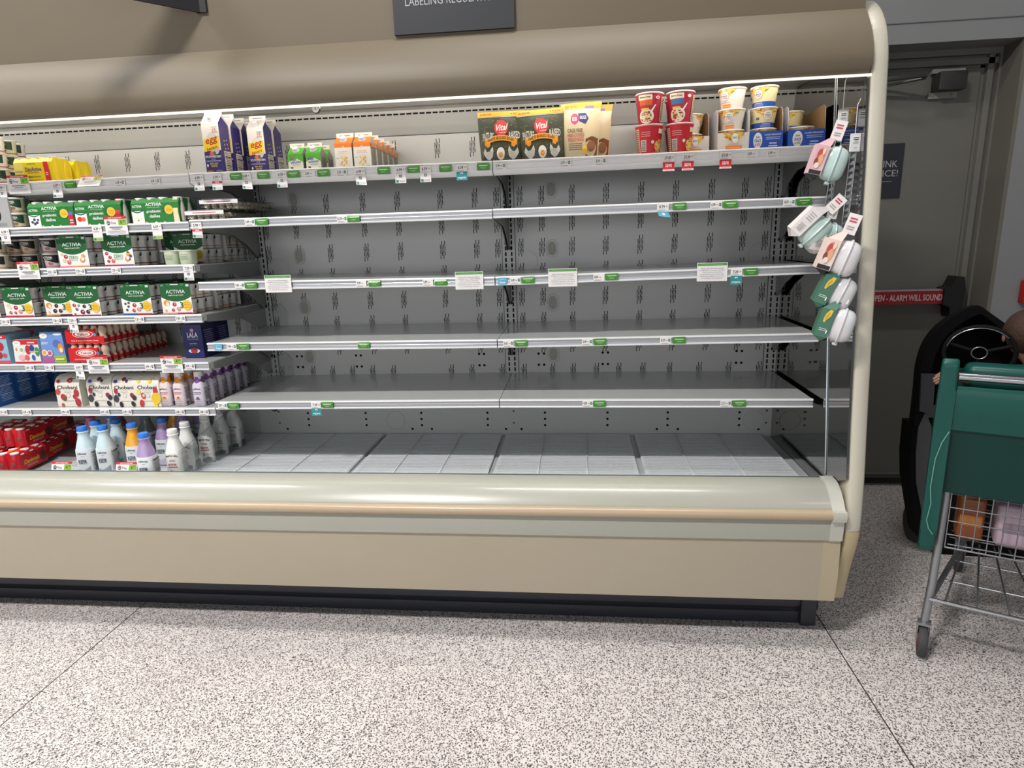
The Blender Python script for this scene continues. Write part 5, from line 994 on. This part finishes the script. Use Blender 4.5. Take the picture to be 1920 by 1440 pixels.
def tagmesh(kind, price):
    """returns list of (part name, mesh builder); origin at the top centre of the tag"""
    w, h = .042, .026; parts = []
    if kind == 'green':
        m = MB(); m.add([(-.024, -.0015, 0), (.024, -.0015, .001), (.0245, -.0055, -.008), (.0245, -.0035, -.025), (-.0235, -.0035, -.025), (-.0245, -.006, -.009)], [(0, 1, 2, 5), (5, 2, 3, 4)], mat('#3f8f2a', .3)); m.box(-.0235, .0235, -.002, 0, -.025, 0, '#357f25')
        parts.append(('tab', m)); m = MB(); Art().rect(.14, .68, .86, .80, '#d4e6c8').rect(.24, .45, .76, .51, '#a5cb92').rect(.32, .29, .68, .35, '#a5cb92')(m, lambda x, z, e: (-.023+x*.046, -.0062-e, -.026+z*.024)); parts.append(('printed_face', m)); return parts
    if kind in ('notice', 'promo', 'promotilt'):
        w, h = (.110, .068) if kind == 'notice' else (.096, .072); zt = .026 if kind == 'notice' else .034
        if kind == 'promotilt': zt = .024; h = .056
        m = MB(); m.box(-w/2, w/2, -.0048, -.004, zt-h, zt, PAPER); parts.append(('card', m)); a = Art()
        if kind == 'notice':
            a.rect(.02, .84, .98, .97, '#4f9a45'); a.text('We appreciate your patience', .5, .905, .7, .06, '#a9d0a0')
            for k, s in enumerate(('Items in this section have limited', 'availability due to supply challenges.', 'We are working to bring these', 'products back as soon as possible.', 'Check back regularly, as our stores', 'are receiving routine deliveries.')):
                a.text(s, .5, .70-k*.108, (.74, .84, .66, .78, .82, .72)[k], .066, '#5a5a78')
        else:
            a.rect(0, .86, 1, 1, '#c9293a'); a.text('LOVE TO SAVE HERE.', .5, .925, .62, .07, '#f6e9e9', bold=True)
            a.rect(.63, .52, 1-.02, .84, '#86b83c'); a.text(price, .76, .69, .08, .2, INK); a.text('39' if price == '6' else '50', .88, .74, .09, .09, INK)
            a.ell(.18, .67, .08, .12, '#33363a'); a.lines(.11, .25, .58, .76, 2, '#eceae8', .3); a.text('Free', .42, .66, .2, .14, '#4b4e55'); a.rect(.2, .40, .8, .44, '#6a6a88'); a.rect(.3, .31, .7, .34, '#6a6a88'); a.lines(.1, .9, .08, .26, 2, '#a9a9ba', .3)
        a(m2 := MB(), lambda x, z, e: (-w/2+x*w, -.0049-e, zt-h+z*h)); parts.append(('printed_face', m2)); return parts
    if kind == 'free':
        m = MB(); m.box(-.017, .017, -.002, 0, -.0265, 0, '#5fb0d0'); parts.append(('tag_paper', m)); m = MB(); Art().text('free', .5, .32, .6, .36, '#e9f4f8', bold=True).text('gluten', .5, .75, .6, .2, '#e9f4f8')(m, lambda x, z, e: (-.017+x*.034, -.0022-e, -.026+z*.026)); parts.append(('printed_face', m)); return parts
    drop = kind not in ('small', 'smallg'); m = MB(); m.box(-w/2, w/2, -.002, 0, -h, 0, PAPER); parts.append(('tag_paper', m)); a = Art(); pw = .42 if len(price) < 5 else .5
    if kind in ('small', 'smallg'): pw = .34 if len(price) < 5 else .44; a.text(price, .26, .58, pw, .40, INK, bold=True); a.rect(.52, .5, .68, .6, '#8a8c90')
    else: a.text(price, .42, .56, pw+.06, .42, INK, bold=True); a.rect(.76, .5, .92, .7, '#b9babd')
    a.rect(.1, .1, .7, .17, '#9a9ca0')
    if kind == 'smallg': a.rect(.74, .38, .92, .78, '#2f7f63'); a.rect(.78, .55, .88, .62, '#dfece6')
    if kind == 'small' and price in ('6.39', '7.29', '5.29', '6.99', '5.39', '2.68', '3.68', '3.22', '4.99'): a.rect(.74, .38, .90, .80, '#35365a'); a.rect(.78, .5, .86, .7, '#eceae8')
    m = MB(); a(m, lambda x, z, e: (-w/2+x*w, -.0022-e, -h+z*h)); parts.append(('printed_face', m))
    if drop:
        c = {'save': '#d5232b', 'organic': '#2f8f96', 'blue': '#5fb3d3'}.get(kind, '#e9e7e6'); H = .032 if kind in ('save', 'organic') else (.018 if kind == 'blue' else .034); tl = .35 if kind in ('droptilt', 'blue') else 0
        def f(x, z, e): return (-w/2+x*w+(1-z)*tl*.02, -.0012-e-(1-z)**2*(.008 if tl else .002), -h-H+z*H-(x*.006 if kind == 'blue' else x*.003*tl*3))
        m = MB(); n = 4; m.add([f(i, j/n, 0) for j in range(n+1) for i in (0, 1)], [(2*j, 2*j+1, 2*j+3, 2*j+2) for j in range(n)], mat(c, .5)); parts.append(('slip', m)); a = Art()
        if kind == 'save': a.text('save', .5, .62, .56, .38, '#f6ecec', bold=True); a.rect(0, 0, 1, .18, '#ecebea'); a.rect(.1, .06, .9, .11, '#a05a5a')
        elif kind == 'organic': a.text('organic', .5, .28, .74, .30, '#e8f4f4', bold=True); a.ell(.5, .78, .14, .12, '#e8f4f4'); a.ell(.5, .72, .07, .06, '#2f8f96')
        elif kind == 'blue': a.ell(.5, .55, .14, .25, '#e8f4f8')
        else:
            if kind == 'dropred': a.rect(0, .72, 1, .98, '#d83a4a'); a.text('save', .5, .85, .4, .18, '#f6ecec', bold=True)
            elif kind == 'droplime': a.rect(0, .0, 1, .42, '#b7cf7a')
            else: a.rect(.36, .62, .60, .90, '#33306a'); a.rect(.42, .7, .54, .82, '#dfe0ec')
            a.rect(.06, .06, .30, .34, '#2f7f63'); a.lines(.36, .92, .08, .32, 3, '#9fa3a3', .4)
        m = MB(); a(m, f, .0004); parts.append(('slip_print', m))
    return parts
CNT = {}; TOT = {}
for t in TAGS: TOT[(t[0], t[1], t[2], t[4])] = TOT.get((t[0], t[1], t[2], t[4]), 0)+1
for sec, i, kind, u, price in TAGS:
    z0, z1, y0, tall, xa, xb = SHZ[sec, i]; yf = y0-.0125 if not tall else y0-.0145
    # intersect the tag's column with the rail: march on the shelf height
    v = 400
    for _ in range(6):
        p = at(u, v, yf); z = z0+(z1-z0)*(p.x-xa)/(xb-xa); v += (p.z-z)/.0023
    key = (sec, i, kind, price); k = CNT.get(key, 0); CNT[key] = k+1
    lab = KN[kind]+(' reading %s' % price if price and kind not in ('promo', 'promotilt') else '')+', %s section %s shelf' % (SECN[sec], SHN[sec][i])
    if TOT[key] > 1: lab += ', %s from left' % ORD[k]
    nm = {'green': 'wrap_tab', 'notice': 'notice_card', 'promo': 'sale_card', 'promotilt': 'sale_card'}.get(kind, 'price_tag')
    o = thing(nm, lab, 'tag' if 'tag' in nm or 'tab' in nm else 'card', (p.x, yf-.0008, z-.0035 if not tall else z-.008), 0, GR.get(kind, 'price tags with hanging slips'))
    pk = ('TAG', kind, price)
    if pk in PROTO:
        for c in PROTO[pk]:
            q = c.copy(); C.objects.link(q); q.parent = o
    else: PROTO[pk] = [m.build(n, o, smooth=0) for n, m in tagmesh(kind, price)]
    if kind == 'promotilt': o.rotation_euler = (math.radians(-38), 0, 0)
    if kind == 'droptilt': o.rotation_euler = (0, 0, math.radians(-4))
for u, lab in ((117, 'white sale card with red header leaning at the case floor by the red packs'), (238, 'white sale card with red header leaning in front of the purple kefir')):
    p = at(u, 881, -.10); o = thing('sale_card', lab, 'card', (p.x, -.10, .603), 0, 'sale cards'); o.rotation_euler = (math.radians(-20), 0, math.radians(0))
    for c in PROTO['TAG', 'promo', '6']:
        q = c.copy(); C.objects.link(q); q.parent = o
for k in [k for k in PROTO if isinstance(k, tuple)]: del PROTO[k]
# ================================================================== SHOPPING CART, STROLLER, CHILD
GP = mat('#034b43', .36, coat=.08, noise=.05, nscale=8, spec=.35); GP2 = mat('#02332d', .5, spec=.3); CH = mat('#b9bcc0', .18, 1); ST = mat('#9a9ca0', .35, .7); RUB = mat('#3a3a3c', .7); BK = mat('#060607', .8, spec=.2)
A0 = math.radians(-26)
cart = thing('shopping_cart', 'green plastic and chrome shopping cart cut off by the right picture edge', 'shopping cart', (1.55, -.315, 0), A0)
def L2(u, v, yw):                      # a picture point on a world depth, in the cart's own frame
    p = at(u, v, yw)-Vector((1.55, -.315, 0)); c, s = math.cos(-A0), math.sin(-A0); return Vector((p.x*c-p.y*s, p.x*s+p.y*c, p.z))
W_ = .56
def wheel(x, y, r, lab=None, red=True):
    m = MB(); m.lathe([(r*.5, -.014), (r*.93, -.014), (r, -.008), (r, .008), (r*.93, .014), (r*.5, .014)], RUB, seg=28); m.xform(lambda v: Vector((v.z, v.y, v.x)))
    m.xform(lambda v: v+Vector((x, y, r))); w = m.build('wheel', cart)
    m = MB(); m.lathe([(.001, -.017), (r*.55, -.017), (r*.55, .017), (.001, .017)], mat('#7a1c24', .4) if red else BK, seg=18); m.xform(lambda v: Vector((v.z, v.y, v.x))+Vector((x, y, r))); m.build('hub', w)
    m = MB()
    for s in (-1, 1): m.extr([(y-.018, r*.8), (y+.018, r*.8), (y+.024, r*2.1), (y-.012, r*2.15)], 'x', x+s*.019-.0015, x+s*.019+.0015, ST)
    m.box(x-.021, x+.021, y-.014, y+.024, r*2.1, r*2.25, ST); m.build('caster_fork', w)
for x, y, r, red in ((0, .0, .058, True), (W_, .0, .058, True), (.15, .76, .060, False), (W_-.15, .76, .060, False)): wheel(x, y, r, red=red)
m = MB()
for x in (0, W_):
    m.tube([(x, .01, .13), (x+(.008 if x == 0 else -.008), .02, .28), (x+(.014 if x == 0 else -.014), .03, .60), (x+(.012 if x == 0 else -.012), .015, .84)], .0135, ST, seg=12)
    xx = .15 if x == 0 else W_-.15; m.tube([(x+(.01 if x == 0 else -.01), .02, .22), (xx, .68, .17), (xx, .76, .15)], .010, ST, seg=10)
m.build('frame', cart)
m = MB(); m.tube([(.004, .0, .225), (W_-.004, .0, .225)], .007, CH, seg=10)
for y in (.22, .44, .62): m.tube([(.01+y*.2, y, .215-y*.06), (W_-.01-y*.2, y, .215-y*.06)], .004, CH, seg=8)
for i in range(6): x = .05+i*.092; m.tube([(x, -.0, .223), (x*.55+.126, .66, .18)], .0035, ST, seg=6)
m.build('lower_rack', cart)
m = MB(); m.tube([(.0, -.045, 1.045), (W_, -.045, 1.045)], .0135, CH, seg=16); m.build('handle', cart)
# side panels
def side_panel(x0, x1):
    m = MB(); pr = [(-.075, 1.085), (-.045, 1.105), (.0, 1.10), (.06, 1.03), (.10, .90), (.11, .72), (.09, .52), (.07, .44), (.03, .41), (.0, .44), (-.028, .50), (-.038, .66), (-.048, .85), (-.07, 1.0)]
    pr = [(-.045+(y+.045)*.42-.05*max(0, z-.8), z) for y, z in pr]; m.extr(pr, 'x', x0, x1, GP); bm = bmesh.new(); vs = [bm.verts.new(v) for v in m.v]
    for f in m.f: bm.faces.new([vs[i] for i in f])
    bmesh.ops.bevel(bm, geom=bm.edges[:], offset=.010, segments=3, profile=.6, affect='EDGES'); bm.verts.index_update()
    r = MB(); r.add([v.co.copy() for v in bm.verts], [[v.index for v in f.verts] for f in bm.faces], GP); bm.free(); return r.build('side_panel', cart, smooth=45)
sp = side_panel(-.050, -.003); side_panel(W_+.003, W_+.050)
m = MB(); m.tube([(-.006, -.0495, .86), (-.022, -.0505, .82), (-.034, -.0500, .76), (-.037, -.0475, .66), (-.030, -.0465, .60), (-.036, -.0455, .54), (-.028, -.0445, .51), (-.014, -.0435, .49)], .0018, mat('#5fa08e', .6), seg=4); m.build('scuff_line', sp)
m = MB()
def slab(pts, x0, x1, mt, bow=.0): m.prism(pts, x0, x1, mt)
slab([(-.035, 1.01), (-.055, 1.015), (-.062, 1.0), (-.05, .92), (-.04, .865), (-.02, .865), (-.02, 1.0)], -.002, W_+.002, GP); m.build('seat_back_rail', cart, smooth=40)
m = MB(); slab([(-.015, .865), (-.03, .865), (-.005, .635), (.02, .635), (.02, .85)], -.002, W_+.002, GP2); m.build('lower_panel', cart, smooth=40)
m = MB(); m.rbox(.018, W_-.075, .0, .09, .965, 1.075, GP, .025, 4); m.build('tray', cart, smooth=60)
m = MB(); m.prism([(.092, .86), (.104, .86), (.104, 1.045), (.092, 1.045)], .0, W_, GP2); m.build('seat_front', cart, smooth=0)
m = MB(); m.rbox(.10, W_-.03, .20, .36, .80, .835, GP2, .015, 3); m.build('seat_base', cart, smooth=60)
# basket
m = MB(); BW = mat('#8d8f93', .3, .85)
def bl(a, b, r=.0022): m.tube([a, b], r, BW, seg=5)
z0, z1 = .42, .72
for k in range(7): z = z0+(z1-z0)*k/6; bl((.03, .03, z), (W_-.03, .03, z), .0035 if k in (0, 6) else .0022)
for k in range(14): x = .03+(W_-.06)*k/13; bl((x, .03, z0), (x, .03, z1))
for k in range(2, 12, 2): x = .03+(W_-.06)*k/13; bl((x, .03, z0), (x*.75+.09, .78, z0+.02))
for k in range(12): y = .06+k*.065; bl((.03+.15*y, y, z0), (W_-.03, y, z0+.005))
for xs in (W_-.03,):
    for k in range(5): z = z0+(z1-z0+.1)*k/4; bl((xs, .03, z), (xs+(.05 if xs < .1 else -.05), .80, z+.04), .0026)
    for k in range(10): y = .06+k*.08; bl((xs, y, z0), (xs, y, z1+.1))
for k in range(5): z = z0+.02+(z1-z0)*k/4; bl((.16, .78, z), (W_-.08, .78, z))
for k in range(10): x = .16+(W_-.24)*k/9; bl((x, .78, z0+.02), (x, .78, z1+.02))
m.build('wire_basket', cart, smooth=60)
m = MB(); m.tube([(.06+.098*math.cos(q*PI/14), .135, 1.095+.088*math.sin(q*PI/14)) for q in range(28)], .0075, BK, seg=10, closed=True)
wh = m.build('steering_wheel', cart); m = MB(); m.tube([(.06+.094*math.cos(math.radians(a)), .127, 1.095+.084*math.sin(math.radians(a))) for a in range(40, 176, 8)], .0018, mat('#8a8c8e', .25, .8), seg=6)  # silver arc is a modelled highlight along the top of the black ring
m.tube([(.06+.022*math.cos(q*PI/8), .13, 1.095+.02*math.sin(q*PI/8)) for q in range(16)], .002, mat('#6b6d70', .3, .6), seg=6, closed=True)
for a in (20, 160, 270): m.tube([(.06+.022*math.cos(math.radians(a)), .135, 1.095+.02*math.sin(math.radians(a))), (.06+.094*math.cos(math.radians(a)), .135, 1.095+.084*math.sin(math.radians(a)))], .006, BK, seg=6)
m.build('spokes_and_glint', wh)
# groceries in the basket
def inworld(x, y, z):
    c, s = math.cos(A0), math.sin(A0); return Vector((1.55+x*c-y*s, -.315+x*s+y*c, z))
for nm, lab, x0, x1, y0, y1, h, c, c2 in (('grocery_pack', 'pale pink wrapped grocery pack lying in the cart basket', .17, .37, .10, .24, .15, '#b9a4b2', '#8a7a88'), ('grocery_box', 'small orange and brown box in the cart basket', .06, .14, .10, .20, .16, '#8a4a22', '#b3702e'), ('grocery_bag', 'grey clear grocery bag at the right of the cart basket', .40, .50, .10, .24, .17, '#7d7d80', '#a5a5a8')):
    o = thing(nm, lab, 'grocery', inworld((x0+x1)/2, (y0+y1)/2, .429), A0); m = MB(); w, d = (x1-x0)/2, (y1-y0)/2; m.rbox(-w, w, -d, d, 0, h, mat(c, .35), .014, 3); m.build('wrapping', o)
    m = MB(); m.box(-w*.8, w*.8, -d-.0012, -d+.002, h*.35, h*.6, c2); m.build('label_patch', o, smooth=0)
# stroller behind the cart: black hood over a grey shell
p = at(1716, 905, .42)
st = thing('stroller', 'black hooded stroller with grey side shell behind the green cart', 'stroller', (p.x, .55, 0), math.radians(-6))
def SP(u, v, y=.45): q = at(u, v, y); return (q.x-p.x, q.z)
out = [SP(*q) for q in ((1719, 800), (1726, 740), (1731, 690), (1745, 645), (1768, 612), (1800, 587), (1826, 574), (1838, 573), (1862, 590), (1885, 607), (1915, 630), (1950, 670), (1975, 720), (1985, 790))]
def smoothc(P, k=4):
    R = []
    for i in range(len(P)-1):
        p0, p1, p2, p3 = P[max(0, i-1)], P[i], P[i+1], P[min(len(P)-1, i+2)]
        for j in range(k):
            t = j/k; R.append(tuple(.5*((2*p1[d])+(-p0[d]+p2[d])*t+(2*p0[d]-5*p1[d]+4*p2[d]-p3[d])*t*t+(-p0[d]+3*p1[d]-3*p2[d]+p3[d])*t**3) for d in (0, 1)))
    return R+[P[-1]]
out = smoothc(out)
m = MB(); vs = []; n = len(out); rows = 7; cx = (out[0][0]+out[-1][0])/2
for j in range(rows):
    t = j/(rows-1); k = 1-.30*t**2; dy = -.10+.24*t
    for x, z in out: vs.append((cx+(x-cx)*k, dy, .78+(z-.78)*(1-.25*t**2)))
m.add(vs, [(j*n+i, j*n+i+1, (j+1)*n+i+1, (j+1)*n+i) for j in range(rows-1) for i in range(n-1)]+[tuple((rows-1)*n+i for i in range(n))], BK)
inn = [(cx+(x-cx)*.84, .80+(z-.80)*.90) for x, z in out]; vs = [(x, -.10, z) for x, z in out]+[(x, -.095, z) for x, z in inn]+[(x, .05, z-.0) for x, z in inn]
m.add(vs, [(i, i+1, n+i+1, n+i) for i in range(n-1)]+[(n+i, n+i+1, 2*n+i+1, 2*n+i) for i in range(n-1)], BK); m.build('hood', st, smooth=60)
sh = [SP(*q) for q in ((1719, 800), (1713, 860), (1713, 905), (1719, 950), (1728, 1010), (1760, 1040), (1960, 1040), (1985, 900), (1985, 790))]
m = MB(); m.extr([(x, z) for x, z in sh], 'y', -.09, .04, BK); m.build('seat_shell', st, smooth=0)
m = MB(); gs = [SP(*q) for q in ((1727, 800), (1722, 850), (1722, 905), (1732, 960), (1745, 960), (1750, 800), (1740, 770))]; m.extr(gs, 'y', -.10, -.088, mat('#4d4d50', .6)); gs = [SP(*q) for q in ((1731, 700), (1727, 770), (1750, 775), (1756, 700))]; m.extr(gs, 'y', -.112, -.10, mat('#3d3d42', .6)); m.build('side_cover', st, smooth=0)
m = MB(); m.tube([(.06, .0, .45), (.10, .05, .12)], .012, BK); m.tube([(.42, .0, .45), (.40, .05, .12)], .012, BK); m.tube([(.10, .05, .14), (.40, .05, .14)], .01, BK); m.build('chassis', st)
for x in (.10, .40):
    m = MB(); m.lathe([(.04, -.015), (.085, -.015), (.09, 0), (.085, .015), (.04, .015)], RUB, seg=24); m.xform(lambda v: Vector((v.z+x, v.y+.05, v.x+.09))); m.build('wheel', st)
# child sitting in the cart
def skin(name, nodes, edges, mt, parent, sub=2):
    me = bpy.data.meshes.new(name); me.from_pydata([n[0] for n in nodes], edges, []); me.materials.append(mt)
    o = bpy.data.objects.new(name, me); C.objects.link(o); o.parent = parent
    md = o.modifiers.new('skin', 'SKIN'); md.use_smooth_shade = True
    for i, n in enumerate(nodes):
        r = n[1] if isinstance(n[1], (tuple, list)) else (n[1], n[1]); me.skin_vertices[0].data[i].radius = r
    me.skin_vertices[0].data[0].use_root = True
    s = o.modifiers.new('sub', 'SUBSURF'); s.levels = sub; s.render_levels = sub; return o
PX, PY = inworld(.34, .275, 0).x, inworld(.34, .275, 0).y
kid = thing('person', 'small child with short brown hair sitting in the cart, mostly outside the picture', 'person', (PX, PY, .84), math.radians(-26))
SKIN = mat('#9c6f5e', .5, noise=.05, nscale=20)
hd = at(1938, 638, PY); hz = hd.z-.84; c0, s0 = math.cos(math.radians(26)), math.sin(math.radians(26)); hx = (hd.x-PX)*c0; hy0 = (hd.x-PX)*s0
sz = hz-.125
hw = at(1741, 699, PY-.08); H = Vector(((hw.x-PX)*c0-(-.08)*s0, (hw.x-PX)*s0+(-.08)*c0, hw.z-.84))
nodes = [((0, .0, .075), (.075, .065)), ((hx*.3, .0, sz*.6), (.072, .058)), ((hx*.6, .0, sz), (.066, .048)), ((hx*.8, .0, sz+.03), .030), ((hx*.95, .0, hz-.07), .028),
         ((hx, .01, hz-.035), (.056, .062)), ((hx, .005, hz+.005), (.070, .076)), ((hx, .01, hz+.05), (.056, .062)),
         ((hx*.6-.085, .0, sz-.01), .030), ((hx*.6-.13, -.01, sz-.11), .025), ((H.x+.105, H.y+.02, H.z-.012), .017), ((H.x+.058, H.y, H.z-.004), (.016, .011)),
         ((hx*.6+.085, .0, sz-.01), .030), ((hx*.6+.11, -.04, sz-.10), .025), ((hx*.6+.08, -.10, sz-.12), .020), ((hx*.6+.075, -.125, sz-.12), (.017, .012)),
         ((-.055, -.02, .055), .045), ((-.065, .13, .05), .038), ((-.065, .16, -.09), .032), ((-.065, .17, -.19), .024), ((-.065, .22, -.205), .022),
         ((.055, -.02, .055), .045), ((.065, .13, .05), .038), ((.065, .16, -.09), .032), ((.065, .17, -.19), .024), ((.065, .22, -.205), .022)]
edges = [(0, 1), (1, 2), (2, 3), (3, 4), (4, 5), (5, 6), (6, 7), (2, 8), (8, 9), (9, 10), (10, 11), (2, 12), (12, 13), (13, 14), (14, 15), (0, 16), (16, 17), (17, 18), (18, 19), (19, 20), (0, 21), (21, 22), (22, 23), (23, 24), (24, 25)]
# five fingers on each hand
for base, d, s in ((11, Vector((-1, 0, -.25)), 1), (15, Vector((0, -1, -.2)), 1)):
    b = Vector(nodes[base][0]); d = d.normalized(); sd = Vector((0, 0, 1)) if base == 11 else Vector((1, 0, 0))
    for k, (off, L) in enumerate(((.013, .026), (.005, .031), (-.004, .029), (-.012, .023))):
        r = b+d*.014+sd*off; i0 = len(nodes); nodes += [(tuple(r), .0058), (tuple(r+d*L*.55+Vector((0, .0, -.003))), .0052), (tuple(r+d*L+Vector((0, .004, -.012))), .0045)]; edges += [(base, i0), (i0, i0+1), (i0+1, i0+2)]
    r = b+sd*.012; i0 = len(nodes); nodes += [(tuple(r+sd*.008+d*.006), .006), (tuple(r+sd*.016+d*.018), .005)]; edges += [(base, i0), (i0, i0+1)]
body = skin('body', nodes, edges, SKIN, kid)
m = MB(); hc = Vector((hx, .008, hz+.018))
vs0 = len(m.v); m.ball(hc, .081, mat('#3a271b', .75, bump=.6, nscale=120), sx=.96, sy=1.03, sz=1.0, seg=28, rings=18)
m.xform(lambda v: v if not (v.z < hc.z-.012 and v.y > hc.y-.02) else Vector((hc.x+(v.x-hc.x)*.86, hc.y+(v.y-hc.y)*.8, max(v.z, hc.z-.03)))); m.build('hair', kid, smooth=60)
for s in (-1, 1):
    m = MB(); m.ball((hx+s*.070, .012, hz-.005), .014, SKIN, sx=.45, sy=.8, sz=1.2, seg=10, rings=8); m.build('ear', kid)
    m = MB(); m.ball((hx+s*.026, .072, hz), .008, mat('#e9e6e2', .3), seg=10, rings=8); m.ball((hx+s*.026, .0785, hz), .004, mat('#2a1c14', .3), seg=8, rings=6); m.build('eye', kid)
m = MB(); m.ball((hx, .082, hz-.018), .009, SKIN, sz=1.2, seg=8, rings=6); m.build('nose', kid); m = MB(); m.ball((hx, .074, hz-.040), .012, mat('#a3544c', .5), sy=.4, sz=.35, seg=10, rings=6); m.build('mouth', kid)
SHIRT = mat('#3f4a52', .8)
shn = [((0, .0, .06), (.092, .082)), ((hx*.3, .0, sz*.6), (.090, .076)), ((hx*.6, .0, sz+.004), (.090, .068)), ((hx*.6-.088, .0, sz-.005), .046), ((hx*.6-.122, -.007, sz-.085), .040), ((hx*.6+.088, .0, sz-.005), .046), ((hx*.6+.107, -.03, sz-.075), .040)]
skin('shirt', shn, [(0, 1), (1, 2), (2, 3), (3, 4), (2, 5), (5, 6)], SHIRT, kid)
tn = [((0, .0, .06), (.085, .07)), ((-.055, -.02, .055), .052), ((-.066, .13, .05), .045), ((-.066, .16, -.09), .038), ((-.066, .168, -.16), .034), ((.055, -.02, .055), .052), ((.066, .13, .05), .045), ((.066, .16, -.09), .038), ((.066, .168, -.16), .034)]
skin('trousers', tn, [(0, 1), (1, 2), (2, 3), (3, 4), (0, 5), (5, 6), (6, 7), (7, 8)], mat('#2c3038', .85), kid)
for s in (-1, 1):
    m = MB(); m.rbox(s*.065-.026, s*.065+.026, .145, .245, -.245, -.19, mat('#b0b0ae', .6), .018, 3); m.build('shoe', kid, smooth=60)
# ================================================================== LIGHT
def area(name, loc, size, power, col=(1, .972, .95), rot=(0, 0, 0), spread=180):
    d = bpy.data.lights.new(name, 'AREA'); d.shape = 'RECTANGLE'; d.size, d.size_y = size; d.energy = power; d.color = col; d.spread = math.radians(spread)
    o = bpy.data.objects.new(name, d); o.location = loc; o.rotation_euler = rot; C.objects.link(o); return o
LAMPW = mat('#fff4e4', .4, emit=6)
for i, (x, p) in enumerate(((-9.0, 100), (-4.2, 80), (.5, 46))):
    area('ceiling_lamp_light', (x, -.74, 5.38), (2.4, .28), p, spread=130)
for i, (x, y) in enumerate(((-6.5, -3.5), (-1.7, -3.5), (3.7, -3.5))):
    area('ceiling_lamp_light', (x, y, 5.38), (1.2, .28), (210, 330, 12)[i])
# added fill light behind the camera, brightens the open front of the case
area('front_fill_light', (-1.6, -6.4, 1.7), (7.5, 1.5), 85, (.98, .98, 1), (math.radians(90), 0, 0))
FIX = thing('ceiling_fixture', 'long ceiling lamp fixture above the aisle', 'ceiling lamp', (.9, -.74, 5.46), 0, 'ceiling lamps above the aisle')
m = MB(); m.box(-.65, .65, -.18, .18, 0, .14, mat('#e2e2df', .5)); m.build('housing', FIX, smooth=0)
m = MB(); m.box(-.6, .6, -.14, .14, -.012, 0, LAMPW); m.build('diffuser', FIX, smooth=0)
for x, y in ((-9.0, -.74), (-4.2, -.74), (-6.5, -3.5), (-1.7, -3.5), (3.7, -3.5)): dup(FIX, (x, y, 5.46))
w = bpy.data.worlds.new('world'); SC.world = w; w.use_nodes = True
w.node_tree.nodes['Background'].inputs[0].default_value = (.8, .84, .9, 1); w.node_tree.nodes['Background'].inputs[1].default_value = .22
SC.view_settings.view_transform = 'Standard'; SC.view_settings.look = 'None'; SC.view_settings.gamma = 1; SC.view_settings.use_curve_mapping = False
SC.view_settings.exposure = EXPO
SC.cycles.use_denoising = True; SC.cycles.max_bounces = 8; SC.cycles.transparent_max_bounces = 24
SC.cycles.sample_clamp_indirect = 4; SC.cycles.caustics_reflective = False; SC.cycles.caustics_refractive = False
